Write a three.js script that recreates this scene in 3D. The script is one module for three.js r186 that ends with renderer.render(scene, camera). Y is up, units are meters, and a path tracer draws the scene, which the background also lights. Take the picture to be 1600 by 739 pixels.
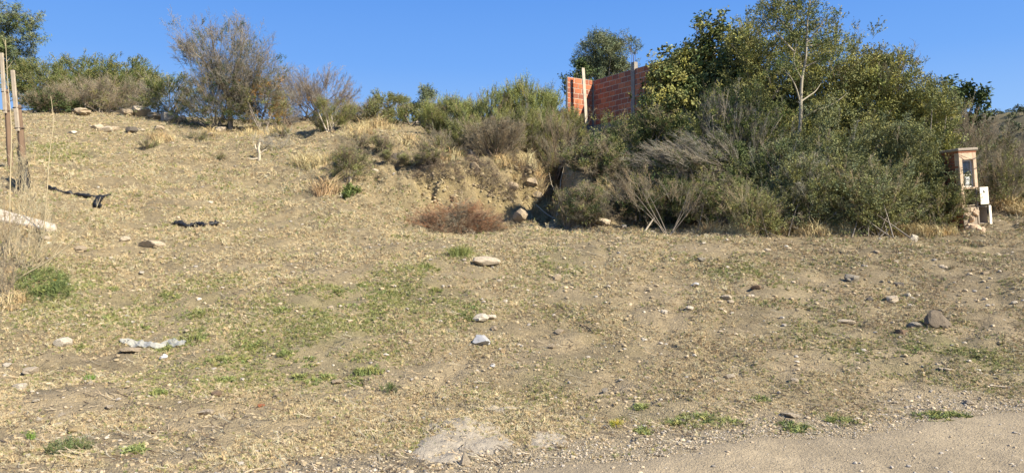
import * as THREE from 'three';
import { mergeGeometries, toCreasedNormals, mergeVertices } from 'three/addons/utils/BufferGeometryUtils.js';
import { RoundedBoxGeometry } from 'three/addons/geometries/RoundedBoxGeometry.js';
import { ConvexGeometry } from 'three/addons/geometries/ConvexGeometry.js';
import { createNoise2D, createNoise3D } from 'simplex-noise';

// ---------------------------------------------------------------- camera, sky, sun, exposure
const scene = new THREE.Scene();
const EYE = 1.6, F = 1142, CU = 800, CV = 369.5;            // eye height; focal length and centre of the 1600 x 739 photograph
const camera = new THREE.PerspectiveCamera(2 * Math.atan(CV / F) * 180 / Math.PI, 1024 / 472, 0.1, 3000);
camera.position.set(0, EYE, 0); camera.lookAt(0, EYE, -10);
const renderer = new THREE.WebGLRenderer({ antialias: true });
renderer.toneMapping = THREE.LinearToneMapping;
renderer.toneMappingExposure = 1.98;
renderer.shadowMap.enabled = true;

const SUN_AZ = 36 * Math.PI / 180, SUN_EL = 38 * Math.PI / 180;   // from straight right towards the camera's back; height
const sunDir = new THREE.Vector3(Math.cos(SUN_AZ) * Math.cos(SUN_EL), Math.sin(SUN_EL), Math.sin(SUN_AZ) * Math.cos(SUN_EL));
const lin = c => c <= 0.04045 ? c / 12.92 : ((c + 0.055) / 1.055) ** 2.4;
{
  const W = 256, Hh = 256, data = new Float32Array(W * Hh * 4);
  const stops = [[-90, 168, 196, 226], [0, 184, 213, 246], [7, 148, 192, 247], [13, 112, 167, 243], [19, 92, 150, 234], [32, 80, 134, 216], [60, 74, 120, 194], [90, 70, 114, 186]];
  for (let j = 0; j < Hh; j++) {
    const e = ((j + 0.5) / Hh - 0.5) * 180;
    let k = 0; while (k < stops.length - 2 && stops[k + 1][0] < e) k++;
    const a = stops[k], b = stops[k + 1], t = Math.min(1, Math.max(0, (e - a[0]) / (b[0] - a[0])));
    for (let i = 0; i < W; i++) for (let c = 0; c < 4; c++)
      data[(j * W + i) * 4 + c] = c === 3 ? 1 : lin(a[c + 1] / 255) * (1 - t) + lin(b[c + 1] / 255) * t;
  }
  for (let n = 0; n < data.length; n += 4) { data[n] *= 0.575; data[n + 1] *= 0.555; data[n + 2] *= 0.53; }
  const sky = new THREE.DataTexture(data, W, Hh, THREE.RGBAFormat, THREE.FloatType);
  sky.mapping = THREE.EquirectangularReflectionMapping; sky.magFilter = THREE.LinearFilter; sky.needsUpdate = true;
  scene.background = sky; scene.environment = sky;
}
const sun = new THREE.DirectionalLight(new THREE.Color(1, 0.9, 0.74), 5);
sun.position.copy(sunDir).multiplyScalar(60).add(new THREE.Vector3(0, 3, -16)); sun.target.position.set(0, 3, -16);
sun.castShadow = true; sun.shadow.mapSize.set(4096, 4096);
Object.assign(sun.shadow.camera, { left: -32, right: 32, top: 24, bottom: -24, near: 1, far: 140 });
scene.add(sun, sun.target);

// ---------------------------------------------------------------- helpers
function mulberry(a) { return () => { a |= 0; a = a + 0x6D2B79F5 | 0; let t = Math.imul(a ^ a >>> 15, 1 | a); t = t + Math.imul(t ^ t >>> 7, 61 | t) ^ t; return ((t ^ t >>> 14) >>> 0) / 4294967296; }; }
const rng = mulberry(20240817);
const n2 = createNoise2D(mulberry(5)), n3 = createNoise3D(mulberry(9));
const R = (a, b) => a + (b - a) * rng();
const clamp = (x, a, b) => Math.min(b, Math.max(a, x));
const sstep = (a, b, x) => { const t = clamp((x - a) / (b - a), 0, 1); return t * t * (3 - 2 * t); };
const gauss = () => (rng() + rng() + rng() + rng() - 2) * 0.866 * 1.15;
const fbm = (x, y, o = 4) => { let s = 0, a = 1, w = 0; for (let i = 0; i < o; i++) { s += a * n2(x, y); w += a; a *= 0.5; x = x * 2.03 + 17.1; y = y * 2.03 - 9.7; } return s / w; };
const V = (x, y, z) => new THREE.Vector3(x, y, z);
const rgb = (r, g, b) => new THREE.Color().setRGB(r, g, b);
const taken = new Map();
function numbered(n) { const k = taken.get(n) || 0; taken.set(n, k + 1); return k ? `${n}_${String(k).padStart(3, '0')}` : n; }
function shade(o) { o.castShadow = o.receiveShadow = true; return o; }
function tag(o, label, category, group) { o.userData.label = label; o.userData.category = category; if (group) o.userData.group = group; return o; }
function thing(name, label, category, pos, group) { const o = new THREE.Group(); o.name = numbered(name); if (pos) o.position.copy(pos); scene.add(o); return tag(o, label, category, group); }
function part(name, geo, mat, parent, kind) { const m = shade(new THREE.Mesh(geo, mat)); m.name = parent ? name : numbered(name); if (kind) m.userData.kind = kind; (parent || scene).add(m); return m; }
function single(name, geo, mat, pos, label, category, group) { const m = part(name, geo, mat); if (pos) m.position.copy(pos); return tag(m, label, category, group); }
function structure(name, geo, mat) { return part(name, geo, mat, null, 'structure'); }
function mat(color, rough = 0.95, extra = {}) { return new THREE.MeshStandardMaterial({ color, roughness: rough, metalness: 0, ...extra }); }
function pmat(color, rough, extra) { return new THREE.MeshPhysicalMaterial({ color, roughness: rough, metalness: 0, ...extra }); }
function copies(name, geo, material, list, parent, kind = 'stuff') {       // list of [pos, quat, scale(vec3|number), color]
  const im = shade(new THREE.InstancedMesh(geo, material, list.length)), M = new THREE.Matrix4(), S = V(1, 1, 1);
  list.forEach(([p, q, s, c], i) => { typeof s === 'number' ? S.set(s, s, s) : S.copy(s); im.setMatrixAt(i, M.compose(p, q, S)); if (c) im.setColorAt(i, c); });
  im.name = parent ? name : numbered(name); im.userData.kind = kind; (parent || scene).add(im); return im;
}
const UPV = V(0, 1, 0);
function aim(dir, spin) { const q = new THREE.Quaternion().setFromUnitVectors(UPV, dir.clone().normalize()); return q.multiply(new THREE.Quaternion().setFromAxisAngle(UPV, spin)); }
function frameOn(nrm, spin) { return aim(nrm, spin); }

// collects tubes, blades and quads into one geometry
class Build {
  constructor() { this.p = []; this.i = []; this.c = null; }
  v(a) { this.p.push(a.x, a.y, a.z); return this.p.length / 3 - 1; }
  tube(pts, rads, k = 5, cap = false) {
    let prev = null, n = pts.length; const ref = V(0.31, 0.2, 0.93);
    for (let a = 0; a < n; a++) {
      const t = pts[Math.min(n - 1, a + 1)].clone().sub(pts[Math.max(0, a - 1)]).normalize();
      const s = t.clone().cross(ref); if (s.lengthSq() < 1e-4) s.set(1, 0, 0); s.normalize(); const b = t.clone().cross(s);
      const ring = [];
      for (let j = 0; j < k; j++) { const g = j / k * 2 * Math.PI; ring.push(this.v(pts[a].clone().addScaledVector(s, Math.cos(g) * rads[a]).addScaledVector(b, Math.sin(g) * rads[a]))); }
      if (prev) for (let j = 0; j < k; j++) { const j2 = (j + 1) % k; this.i.push(prev[j], prev[j2], ring[j], prev[j2], ring[j2], ring[j]); }
      if (cap && (a === 0 || a === n - 1)) { const m = this.v(pts[a]); for (let j = 0; j < k; j++) a ? this.i.push(m, ring[j], ring[(j + 1) % k]) : this.i.push(m, ring[(j + 1) % k], ring[j]); }
      prev = ring;
    }
  }
  leaf(p, dir, side, len, wid, fold = 0.25) {             // four-point leaf folded along its midrib
    const up = dir.clone().cross(side).normalize();
    const a = this.v(p), m = this.v(p.clone().addScaledVector(dir, len));
    const l = this.v(p.clone().addScaledVector(dir, len * 0.45).addScaledVector(side, wid).addScaledVector(up, wid * fold));
    const r = this.v(p.clone().addScaledVector(dir, len * 0.45).addScaledVector(side, -wid).addScaledVector(up, wid * fold));
    this.i.push(a, m, l, a, r, m);
  }
  blade(p, dir, side, len, wid, bend) {                   // grass blade in two pieces
    const mid = p.clone().addScaledVector(dir, len * 0.55), tip = p.clone().addScaledVector(dir, len * 0.9).add(bend);
    const a = this.v(p.clone().addScaledVector(side, wid)), b = this.v(p.clone().addScaledVector(side, -wid));
    const c = this.v(mid.clone().addScaledVector(side, wid * 0.8)), d = this.v(mid.clone().addScaledVector(side, -wid * 0.8)), e = this.v(tip);
    this.i.push(a, b, c, b, d, c, c, d, e);
  }
  geo() { const g = new THREE.BufferGeometry(); g.setAttribute('position', new THREE.Float32BufferAttribute(this.p, 3)); g.setIndex(this.i); g.computeVertexNormals(); return g; }
}

// ---------------------------------------------------------------- tileable textures
function lattice(n, r) { const a = new Float32Array(n * n); for (let i = 0; i < a.length; i++) a[i] = r(); return a; }
function tileNoise(size, cells, r, out, amp) {
  const L = lattice(cells, r), k = cells / size;
  for (let y = 0; y < size; y++) {
    const fy = y * k, y0 = Math.floor(fy), ty = fy - y0, sy = ty * ty * (3 - 2 * ty), r0 = (y0 % cells) * cells, r1 = ((y0 + 1) % cells) * cells;
    for (let x = 0; x < size; x++) {
      const fx = x * k, x0 = Math.floor(fx), tx = fx - x0, sx = tx * tx * (3 - 2 * tx), c0 = x0 % cells, c1 = (x0 + 1) % cells;
      const a = L[r0 + c0] * (1 - sx) + L[r0 + c1] * sx, b = L[r1 + c0] * (1 - sx) + L[r1 + c1] * sx;
      out[y * size + x] += amp * (a * (1 - sy) + b * sy - 0.5);
    }
  }
}
function texture(size, fill, srgb) {
  const data = new Uint8Array(size * size * 4); fill(data);
  const t = new THREE.DataTexture(data, size, size, THREE.RGBAFormat); t.wrapS = t.wrapT = THREE.RepeatWrapping; t.magFilter = THREE.LinearFilter; t.minFilter = THREE.LinearMipmapLinearFilter; t.generateMipmaps = true;
  if (srgb) t.colorSpace = THREE.SRGBColorSpace; t.needsUpdate = true; return t;
}
const srgb8 = c => 255 * (c <= 0.0031308 ? c * 12.92 : 1.055 * Math.max(c, 0) ** (1 / 2.4) - 0.055);
// soil with grit and chopped straw, 6 m a side
const SOIL = 2048, soilH = new Float32Array(SOIL * SOIL), soilC = new Float32Array(SOIL * SOIL);
{
  const r = mulberry(77);
  for (const [c, a] of [[24, 0.25], [64, 0.3], [160, 0.35], [420, 0.5], [1024, 0.6]]) tileNoise(SOIL, c, r, soilH, a);
  for (const [c, a] of [[9, 0.35], [30, 0.3], [90, 0.3], [300, 0.35], [900, 0.45]]) tileNoise(SOIL, c, r, soilC, a);
  for (let s = 0; s < 90000; s++) {                       // straws and dark litter lying on the soil
    let x = r() * SOIL, y = r() * SOIL; const a = r() * Math.PI * 2, n = 4 + r() * 14, dx = Math.cos(a), dy = Math.sin(a), tone = r() < 0.6 ? 0.25 + r() * 0.3 : -0.25 - r() * 0.3;
    for (let k = 0; k < n; k++, x += dx, y += dy) { const q = ((Math.floor(y) + SOIL) % SOIL) * SOIL + (Math.floor(x) + SOIL) % SOIL; soilC[q] = soilC[q] * 0.4 + tone * 0.6; soilH[q] += 0.35; }
  }
}
const soilMap = texture(SOIL, d => { for (let i = 0; i < SOIL * SOIL; i++) { const v = clamp(0.72 + soilC[i] * 0.5, 0.25, 1.15); d[i * 4] = clamp(srgb8(v * 0.82), 0, 255); d[i * 4 + 1] = clamp(srgb8(v * 0.8), 0, 255); d[i * 4 + 2] = clamp(srgb8(v * 0.77), 0, 255); d[i * 4 + 3] = 255; } }, true);
const soilBump = texture(SOIL, d => { for (let i = 0; i < SOIL * SOIL; i++) { const v = clamp(128 + soilH[i] * 90, 0, 255); d[i * 4] = d[i * 4 + 1] = d[i * 4 + 2] = v; d[i * 4 + 3] = 255; } });
// stone grain, one metre a side
const GR = 512, grainA = new Float32Array(GR * GR);
{ const r = mulberry(31); for (const [c, a] of [[6, 0.5], [16, 0.5], [48, 0.5], [140, 0.5], [256, 0.4]]) tileNoise(GR, c, r, grainA, a); }
const grainMap = texture(GR, d => { for (let i = 0; i < GR * GR; i++) { const v = clamp(0.84 + grainA[i] * 0.40, 0.3, 1); d[i * 4] = srgb8(v); d[i * 4 + 1] = srgb8(v * 0.985); d[i * 4 + 2] = srgb8(v * 0.96); d[i * 4 + 3] = 255; } }, true);
const grainBump = texture(GR, d => { for (let i = 0; i < GR * GR; i++) { const v = clamp(128 + grainA[i] * 100, 0, 255); d[i * 4] = d[i * 4 + 1] = d[i * 4 + 2] = v; d[i * 4 + 3] = 255; } });
// wood: streaks along v
const woodMap = texture(256, d => { const r = mulberry(4), a = new Float32Array(65536), cols = Array.from({ length: 256 }, () => r()); tileNoise(256, 10, r, a, 0.4); tileNoise(256, 90, r, a, 0.25); for (let y = 0; y < 256; y++) for (let x = 0; x < 256; x++) { const i = y * 256 + x, v = clamp(0.72 + (cols[(x + Math.floor(a[i] * 12) + 256) % 256] - 0.5) * 0.4 + a[i] * 0.4, 0.2, 1); d[i * 4] = srgb8(v); d[i * 4 + 1] = srgb8(v * 0.98); d[i * 4 + 2] = srgb8(v * 0.95); d[i * 4 + 3] = 255; } }, true);
function boxUv(g, s = 1) {                                  // uv in metres from the face that a point lies on
  if (g.index) g = g.toNonIndexed(); g.computeVertexNormals();
  const p = g.attributes.position, n = g.attributes.normal, uv = new Float32Array(p.count * 2);
  for (let i = 0; i < p.count; i += 3) {
    let nx = 0, ny = 0, nz = 0; for (let k = 0; k < 3; k++) { nx += Math.abs(n.getX(i + k)); ny += Math.abs(n.getY(i + k)); nz += Math.abs(n.getZ(i + k)); }
    for (let k = 0; k < 3; k++) { const x = p.getX(i + k), y = p.getY(i + k), z = p.getZ(i + k); const [a, b] = nx > ny && nx > nz ? [z, y] : ny > nz ? [x, z] : [x, y]; uv[(i + k) * 2] = a / s + 0.137; uv[(i + k) * 2 + 1] = b / s + 0.271; }
  }
  g.setAttribute('uv', new THREE.BufferAttribute(uv, 2)); return g;
}

// ---------------------------------------------------------------- terrain: profiles (distance, picture height) along rays from the road
const PROFILES = [
  [-260, [[5, 736], [7.5, 603], [10, 452], [12, 372], [15, 288], [20, 222], [25, 190], [32, 186]]],
  [0, [[5, 736], [7.5, 602], [10, 452], [12, 371], [15, 287], [20, 218], [25, 184], [32, 180]]],
  [200, [[5, 736], [7.5, 600], [10.5, 450], [13, 370], [17, 285], [21, 228], [25.5, 190], [33, 182]]],
  [400, [[5, 736], [7.5, 600], [10.5, 450], [13.5, 370], [17, 300], [20.5, 250], [24, 215], [28, 200], [36, 192]]],
  [540, [[5, 736], [7.5, 602], [10.5, 452], [13.8, 370], [16.2, 322], [18.2, 272], [20.2, 238], [22, 212], [25, 198], [36, 190]]],
  [620, [[5, 736], [7.5, 604], [10.5, 456], [13.9, 372], [15.5, 350], [16.8, 325], [18, 280], [19.2, 248], [21, 222], [24, 206], [36, 196]]],
  [690, [[5, 736], [7.5, 605], [10.5, 458], [14, 373], [15.6, 366], [17.2, 352], [17.7, 335], [18.5, 260], [20, 244], [23, 222], [30, 202]]],
  [770, [[5, 736], [7.5, 606], [10.5, 460], [14, 374], [16, 363], [18, 350], [18.4, 335], [19.0, 270], [20.2, 254], [23, 232], [30, 204]]],
  [835, [[5, 736], [7.5, 606], [10.5, 462], [14, 374], [16, 362], [18.9, 346], [19.3, 335], [19.9, 266], [21, 254], [24, 233], [31, 205]]],
  [868, [[5, 736], [7.5, 606], [10.5, 463], [14, 374], [16, 362], [20.2, 344], [21, 330], [21.5, 270], [22.2, 254], [25, 232], [31, 206]]],
  [884, [[5, 736], [7.5, 606], [10.5, 463], [14, 374], [16, 362], [18.2, 350], [19.4, 300], [20.4, 262], [22, 252], [25, 232], [31, 206]]],
  [902, [[5, 736], [7.5, 606], [10.5, 464], [14, 374], [15.6, 364], [16.3, 352], [16.9, 300], [17.6, 266], [20, 252], [24, 234], [31, 206]]],
  [1000, [[5, 736], [6, 674], [7.6, 596], [10.2, 476], [14, 375], [15.6, 362], [18, 332], [20, 292], [23, 256], [28, 222], [34, 205]]],
  [1200, [[5, 736], [6.3, 660], [7.6, 592], [10, 482], [12, 422], [14.5, 372], [17, 348], [21, 300], [27, 250], [35, 225]]],
  [1400, [[5, 736], [6.6, 647], [7.7, 590], [9.7, 500], [11.5, 442], [14, 382], [16.5, 357], [20, 325], [26, 290], [36, 270]]],
  [1600, [[5, 736], [6.85, 637], [8, 572], [10, 485], [12.5, 410], [15, 368], [18, 336], [22, 318], [30, 302], [60, 292]]],
  [1860, [[5, 736], [7.2, 624], [8.4, 558], [10.4, 478], [12.5, 408], [15, 362], [18, 330], [22, 312], [30, 298], [60, 290]]],
];
const DSTEP = 0.1, DN = 700;
const TABLE = PROFILES.map(([u, pts]) => {
  const d = [0, 4.2, ...pts.map(q => q[0])], h = [0, 0, ...pts.map(q => EYE + q[0] * (CV - q[1]) / F)];
  d.push(d[d.length - 1] + 30); h.push(h[h.length - 1] + 0.4);
  const m = d.length, s = [], t = new Array(m).fill(0);
  for (let i = 0; i < m - 1; i++) s.push((h[i + 1] - h[i]) / (d[i + 1] - d[i]));
  for (let i = 1; i < m - 1; i++) t[i] = s[i - 1] * s[i] <= 0 ? 0 : 2 * s[i - 1] * s[i] / (s[i - 1] + s[i]);
  const out = new Float32Array(DN);
  for (let n = 0, k = 0; n < DN; n++) {
    const x = n * DSTEP; while (k < m - 2 && d[k + 1] < x) k++;
    if (x >= d[m - 1]) { out[n] = h[m - 1]; continue; }
    const w = d[k + 1] - d[k], q = (x - d[k]) / w, q2 = q * q, q3 = q2 * q;
    out[n] = (2 * q3 - 3 * q2 + 1) * h[k] + (q3 - 2 * q2 + q) * w * t[k] + (-2 * q3 + 3 * q2) * h[k + 1] + (q3 - q2) * w * t[k + 1];
  }
  return { u, out };
});
function colH(c, d) { const f = clamp(d / DSTEP, 0, DN - 1.001), i = Math.floor(f), t = f - i; return TABLE[c].out[i] * (1 - t) + TABLE[c].out[i + 1] * t; }
function baseH(x, d) {
  if (d <= 0.5) return 0;
  const u = clamp(CU + F * x / d, PROFILES[0][0], PROFILES[PROFILES.length - 1][0] - 0.01), N = TABLE.length;
  let k = 0; while (k < N - 2 && TABLE[k + 1].u < u) k++;
  const u0 = TABLE[k].u, u1 = TABLE[k + 1].u, t = (u - u0) / (u1 - u0), h0 = colH(k, d), h1 = colH(k + 1, d);
  const m0 = k > 0 ? (h1 - colH(k - 1, d)) / (u1 - TABLE[k - 1].u) : (h1 - h0) / (u1 - u0), m1 = k < N - 2 ? (colH(k + 2, d) - h0) / (TABLE[k + 2].u - u0) : (h1 - h0) / (u1 - u0);
  const t2 = t * t, t3 = t2 * t, w = u1 - u0;
  return (2 * t3 - 3 * t2 + 1) * h0 + (t3 - 2 * t2 + t) * w * m0 + (-2 * t3 + 3 * t2) * h1 + (t3 - t2) * w * m1;
}
// the road's far edge runs from low on the left to farther away on the right
const roadEdge = x => 5.15 + 0.34 * x + 0.16 * n2(x * 0.55, 3.3) + 0.07 * n2(x * 2.1, 8.1);      // distance d of the edge at x
const roadIn = (x, d) => roadEdge(x) - d;                                                     // above 0: on the road
const steep = (x, d) => clamp((baseH(x, d + 0.12) - baseH(x, d - 0.12)) / 0.24 - 0.7, 0, 1.2);
function H(x, z) {
  const d = -z, h = baseH(x, d), off = sstep(-0.1, 1.6, -roadIn(x, d)), far = sstep(60, 30, d);
  const s = off > 0 && d > 12 && d < 26 ? steep(x, d) : 0;
  let b = off * (0.10 * fbm(x * 0.33, z * 0.33, 3) + 0.035 * fbm(x * 1.5, z * 1.5, 3) + 0.017 * n2(x * 6, z * 6) - 0.05 * (1 - Math.abs(n2(x * 0.5 + z * 0.32, z * 0.12 - x * 0.1))) ** 8) + (1 - off) * 0.012 * n2(x * 0.8, z * 0.8);
  if (d > 12) b += sstep(12, 20, d) * (0.10 * fbm(x * 0.8 + 7, z * 0.8, 3) + 0.03 * n2(x * 3.4, z * 3.4));
  { const u = CU + F * x / Math.max(d, 1), rug = sstep(480, 600, u) * sstep(960, 880, u) * sstep(15.6, 17.5, d) * sstep(25, 21, d); if (rug > 0) b += rug * (0.24 * fbm(x * 1.3 + 31, z * 1.3, 4) + 0.05 * n2(x * 5, z * 5)); }
  if (s > 0) b += s * (0.30 * fbm(x * 1.7, h * 0.9 + 3, 4) - 0.18 * (1 - Math.abs(n2(x * 1.3 + 0.5 * h, h * 0.6))) ** 5 + 0.13 * fbm(x * 3.5, h * 5, 4));
  return h + b * far;
}
const ground = (x, z) => V(x, H(x, z), z);
const gAt = (u, d) => ground((u - CU) / F * d, -d);                     // on the ground at distance d in the direction of column u
function onRay(u, v, d0 = 4.5) {                                       // where the sight line through a photograph point meets the ground
  const a = (u - CU) / F, b = (CV - v) / F;
  for (let d = d0; d < 45; d += 0.04) if (H(a * d, -d) >= EYE + b * d) return ground(a * d, -d);
  return gAt(u, 30);
}
const yAt = (v, d) => EYE + d * (CV - v) / F;
const px = (n, d) => n * d / F;                                        // n photograph pixels in metres at distance d
function normalAt(x, z, e = 0.12) { return V(H(x - e, z) - H(x + e, z), 2 * e, H(x, z - e) - H(x, z + e)).normalize(); }

// green patches and other ground cover
const GREEN = [[90, 450, 70], [100, 470, 60], [300, 470, 80], [410, 480, 60], [500, 475, 70], [520, 460, 60], [560, 480, 60], [480, 540, 60], [430, 575, 90], [380, 540, 50], [320, 600, 50], [250, 590, 60], [600, 470, 80], [640, 440, 70], [720, 396, 30], [410, 575, 40], [100, 705, 50], [215, 700, 40], [1100, 655, 45], [1060, 655, 40], [1240, 668, 45], [1320, 660, 40], [1460, 650, 45], [1500, 650, 35], [1170, 420, 40], [1130, 430, 35], [870, 420, 60], [1260, 470, 60], [1400, 560, 90], [1560, 570, 60], [1300, 540, 70], [100, 240, 60], [60, 230, 40], [560, 560, 80], [700, 480, 60], [300, 520, 40], [160, 500, 70], [860, 600, 70], [1000, 640, 60], [1480, 540, 80]].map(([u, v, r]) => { const p = onRay(u, v); return [p.x, p.z, px(r, -p.z)]; });
function greenness(x, z) {
  let g = 0; for (const [a, b, r] of GREEN) { const q = ((x - a) ** 2 + ((z - b) * 0.55) ** 2) / (r * r); if (q < 4) g += Math.exp(-q * 1.6); }
  return clamp(g * 0.55 + 0.34 * (fbm(x * 0.6 + 40, z * 0.6, 3) + 0.1), 0, 1);
}
function bareness(x, z) {                                               // open soil: the verge of the road, a sandy corner and worn spots
  const d = -z; let b = sstep(-1.1, 0.05, roadIn(x, d)) * 0.8;
  b += 0.75 * sstep(-0.2, 0.5, fbm(x * 0.45 + 11, z * 0.45 - 4, 3)) * sstep(16, 8, d);
  const u = CU + F * x / Math.max(d, 1);
  b += 0.5 * sstep(420, 120, u) * sstep(8.2, 5.6, d) + 0.42 * sstep(820, 980, u) * sstep(-0.05, 0.45, fbm(x * 0.4 - 7, z * 0.55 + 2, 4));
  return clamp(b, 0, 1);
}
function groundColor(x, z, s) {
  const d = -z, u = CU + F * x / Math.max(d, 1), g = greenness(x, z), b = bareness(x, z), n = fbm(x * 1.3 + 3, z * 1.3, 4), m = fbm(x * 5, z * 5, 2);
  const straw = [0.475, 0.385, 0.22], soil = [0.54, 0.435, 0.27], brown = [0.29, 0.235, 0.135], green = [0.25, 0.26, 0.10], clay = [0.51, 0.41, 0.21], gravel = [0.45, 0.38, 0.255];
  let c = straw.slice(); const mix = (t, k) => { k = clamp(k, 0, 1); c = c.map((v, i) => v * (1 - k) + t[i] * k); };
  mix(brown, 0.6 * sstep(-0.15, 0.6, n) + 0.7 * sstep(900, 1300, u) * sstep(7.5, 10, d) * sstep(-0.5, 0.3, fbm(x * 0.8, z * 0.8 + 50, 3)));
  mix(green, g * 0.55); mix(soil, b * 0.8); mix(gravel, sstep(-0.9, 0, roadIn(x, d)) * 0.8);
  mix(clay, s * 1.2);
  const k = 0.9 + 0.14 * m + 0.10 * n; return c.map(v => v * k);
}
{
  const ds = [], xs = []; let q = -40;
  while (q < 3.4) { ds.push(q); q += clamp(0.12 + (3.4 - q) * 0.25, 0.1, 6); }
  for (q = 3.4; q < 13; q += 0.055) ds.push(q); for (; q < 22; q += 0.05) ds.push(q); for (; q < 34; q += 0.13) ds.push(q);
  for (let s = 0.2; q < 420; q += s, s *= 1.12) ds.push(q);
  const half = []; for (q = 0.04; q < 15; q += 0.075) half.push(q); for (let s = 0.1; q < 330; q += s, s *= 1.13) half.push(q);
  for (const a of half.slice().reverse()) xs.push(-a); for (const a of half) xs.push(a);
  const nx = xs.length, nd = ds.length, pos = new Float32Array(nx * nd * 3), col = new Float32Array(nx * nd * 3), uv = new Float32Array(nx * nd * 2), idx = [];
  for (let j = 0; j < nd; j++) for (let i = 0; i < nx; i++) {
    const x = xs[i], z = -ds[j], k = j * nx + i, under = sstep(0.02, 0.2, roadIn(x, ds[j])), h = H(x, z);
    pos[k * 3] = x; pos[k * 3 + 1] = h - 0.03 * under; pos[k * 3 + 2] = z;
    const c = groundColor(x, z, ds[j] > 12 && ds[j] < 26 ? steep(x, ds[j]) : 0); col[k * 3] = c[0]; col[k * 3 + 1] = c[1]; col[k * 3 + 2] = c[2];
    uv[k * 2] = x / 6; uv[k * 2 + 1] = (z - 0.9 * h) / 6;
    if (i && j) { const a = k - nx - 1, b = k - nx, e = k - 1; idx.push(a, b, e, b, k, e); }
  }
  const g = new THREE.BufferGeometry(); g.setAttribute('position', new THREE.BufferAttribute(pos, 3)); g.setAttribute('color', new THREE.BufferAttribute(col, 3)); g.setAttribute('uv', new THREE.BufferAttribute(uv, 2)); g.setIndex(idx); g.computeVertexNormals();
  structure('ground', g, mat(0xffffff, 1, { vertexColors: true, map: soilMap, bumpMap: soilBump, bumpScale: 0.04 }));
  // dirt road
  const rp = [], ru = [], rc = [], ri = [], NX = 260, ND = 60; const x0 = -30, x1 = 40;
  for (let j = 0; j <= ND; j++) for (let i = 0; i <= NX; i++) {
    const tx = (i / NX) * 2 - 1, x = 2 + 36 * Math.sign(tx) * Math.abs(tx) ** 2.1, e = roadEdge(x) + 0.03 * n2(x * 9, 1), t = 1 - (1 - j / ND) ** 1.7, d = e - (1 - (1 - t)) * 6.2 * 1.0;
    const z = -d; rp.push(x, H(x, z) + (j === 0 ? -0.025 : 0.006) + 0.008 * n2(x * 2.4, z * 5) * Math.min(1, j / 5), z); ru.push(x / 6 + 0.31, z / 6 + 0.17);
    const k = 0.93 + 0.12 * fbm(x * 0.9, z * 2.2, 3); rc.push(0.52 * k, 0.43 * k, 0.285 * k);
    if (i && j) { const k2 = j * (NX + 1) + i, a = k2 - NX - 2, b = k2 - NX - 1, c = k2 - 1; ri.push(a, c, b, b, c, k2); }
  }
  const rg = new THREE.BufferGeometry(); rg.setAttribute('position', new THREE.Float32BufferAttribute(rp, 3)); rg.setAttribute('uv', new THREE.Float32BufferAttribute(ru, 2)); rg.setAttribute('color', new THREE.Float32BufferAttribute(rc, 3)); rg.setIndex(ri); rg.computeVertexNormals();
  structure('dirt_road', rg, mat(0xffffff, 1, { vertexColors: true, map: soilMap, bumpMap: soilBump, bumpScale: 0.02 }));
}
// ---------------------------------------------------------------- far hill behind the scrub
{
  const g = new THREE.PlaneGeometry(260, 150, 130, 75); g.rotateX(-Math.PI / 2); const p = g.attributes.position, c = [];
  for (let i = 0; i < p.count; i++) {
    const x = p.getX(i) + 190, z = p.getZ(i) - 190, r = sstep(66, 132, x) * 35 + 6 * sstep(130, 230, x) + 2, q = 1 - clamp(Math.abs(z + 200) / 85, 0, 1) ** 1.6;
    p.setXYZ(i, x, r * q + 2.5 * fbm(x * 0.03, z * 0.03, 4) * q - 2, z);
    const n = fbm(x * 0.05, z * 0.05 + 9, 4), k = 0.9 + 0.3 * n; c.push(0.15 * k, 0.125 * k, 0.06 * k);
  }
  g.setAttribute('color', new THREE.Float32BufferAttribute(c, 3)); g.computeVertexNormals();
  const hill = structure('hill', g, mat(0xffffff, 1, { vertexColors: true }));
  hill.updateMatrixWorld();
  const b = new Build(); for (let k = 0; k < 130; k++) { const dir = V(gauss(), gauss() * 0.8 + 0.4, gauss()).normalize(), p0 = dir.clone().multiplyScalar(R(0.5, 1)); p0.y += 0.8; b.leaf(p0, V(gauss(), gauss(), gauss()).normalize(), V(gauss(), gauss(), gauss()).normalize(), 0.4, 0.13); }
  const list = [], pp = g.attributes.position;
  for (let k = 0; k < 2600; k++) {
    const i = Math.floor(rng() * pp.count), x = pp.getX(i) + R(-1, 1), z = pp.getZ(i) + R(-1, 1), y = pp.getY(i); if (y < 2) continue;
    const crest = y > 26, s = crest ? R(0.8, 1.6) : R(0.6, 1.4), t = R(0.7, 1.2);
    list.push([V(x, y - 0.3, z), aim(V(R(-0.1, 0.1), 1, R(-0.1, 0.1)), R(0, 6.3)), V(s, s * 0.9, s), crest || rng() < 0.4 ? rgb(0.09 * t, 0.105 * t, 0.05 * t) : rgb(0.15 * t, 0.125 * t, 0.065 * t)]);
  }
  const sc = copies('hillside_scrub', b.geo(), mat(0xffffff, 1), list); tag(sc, 'low dark scrub covering the far hillside', 'scrub');
}
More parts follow.
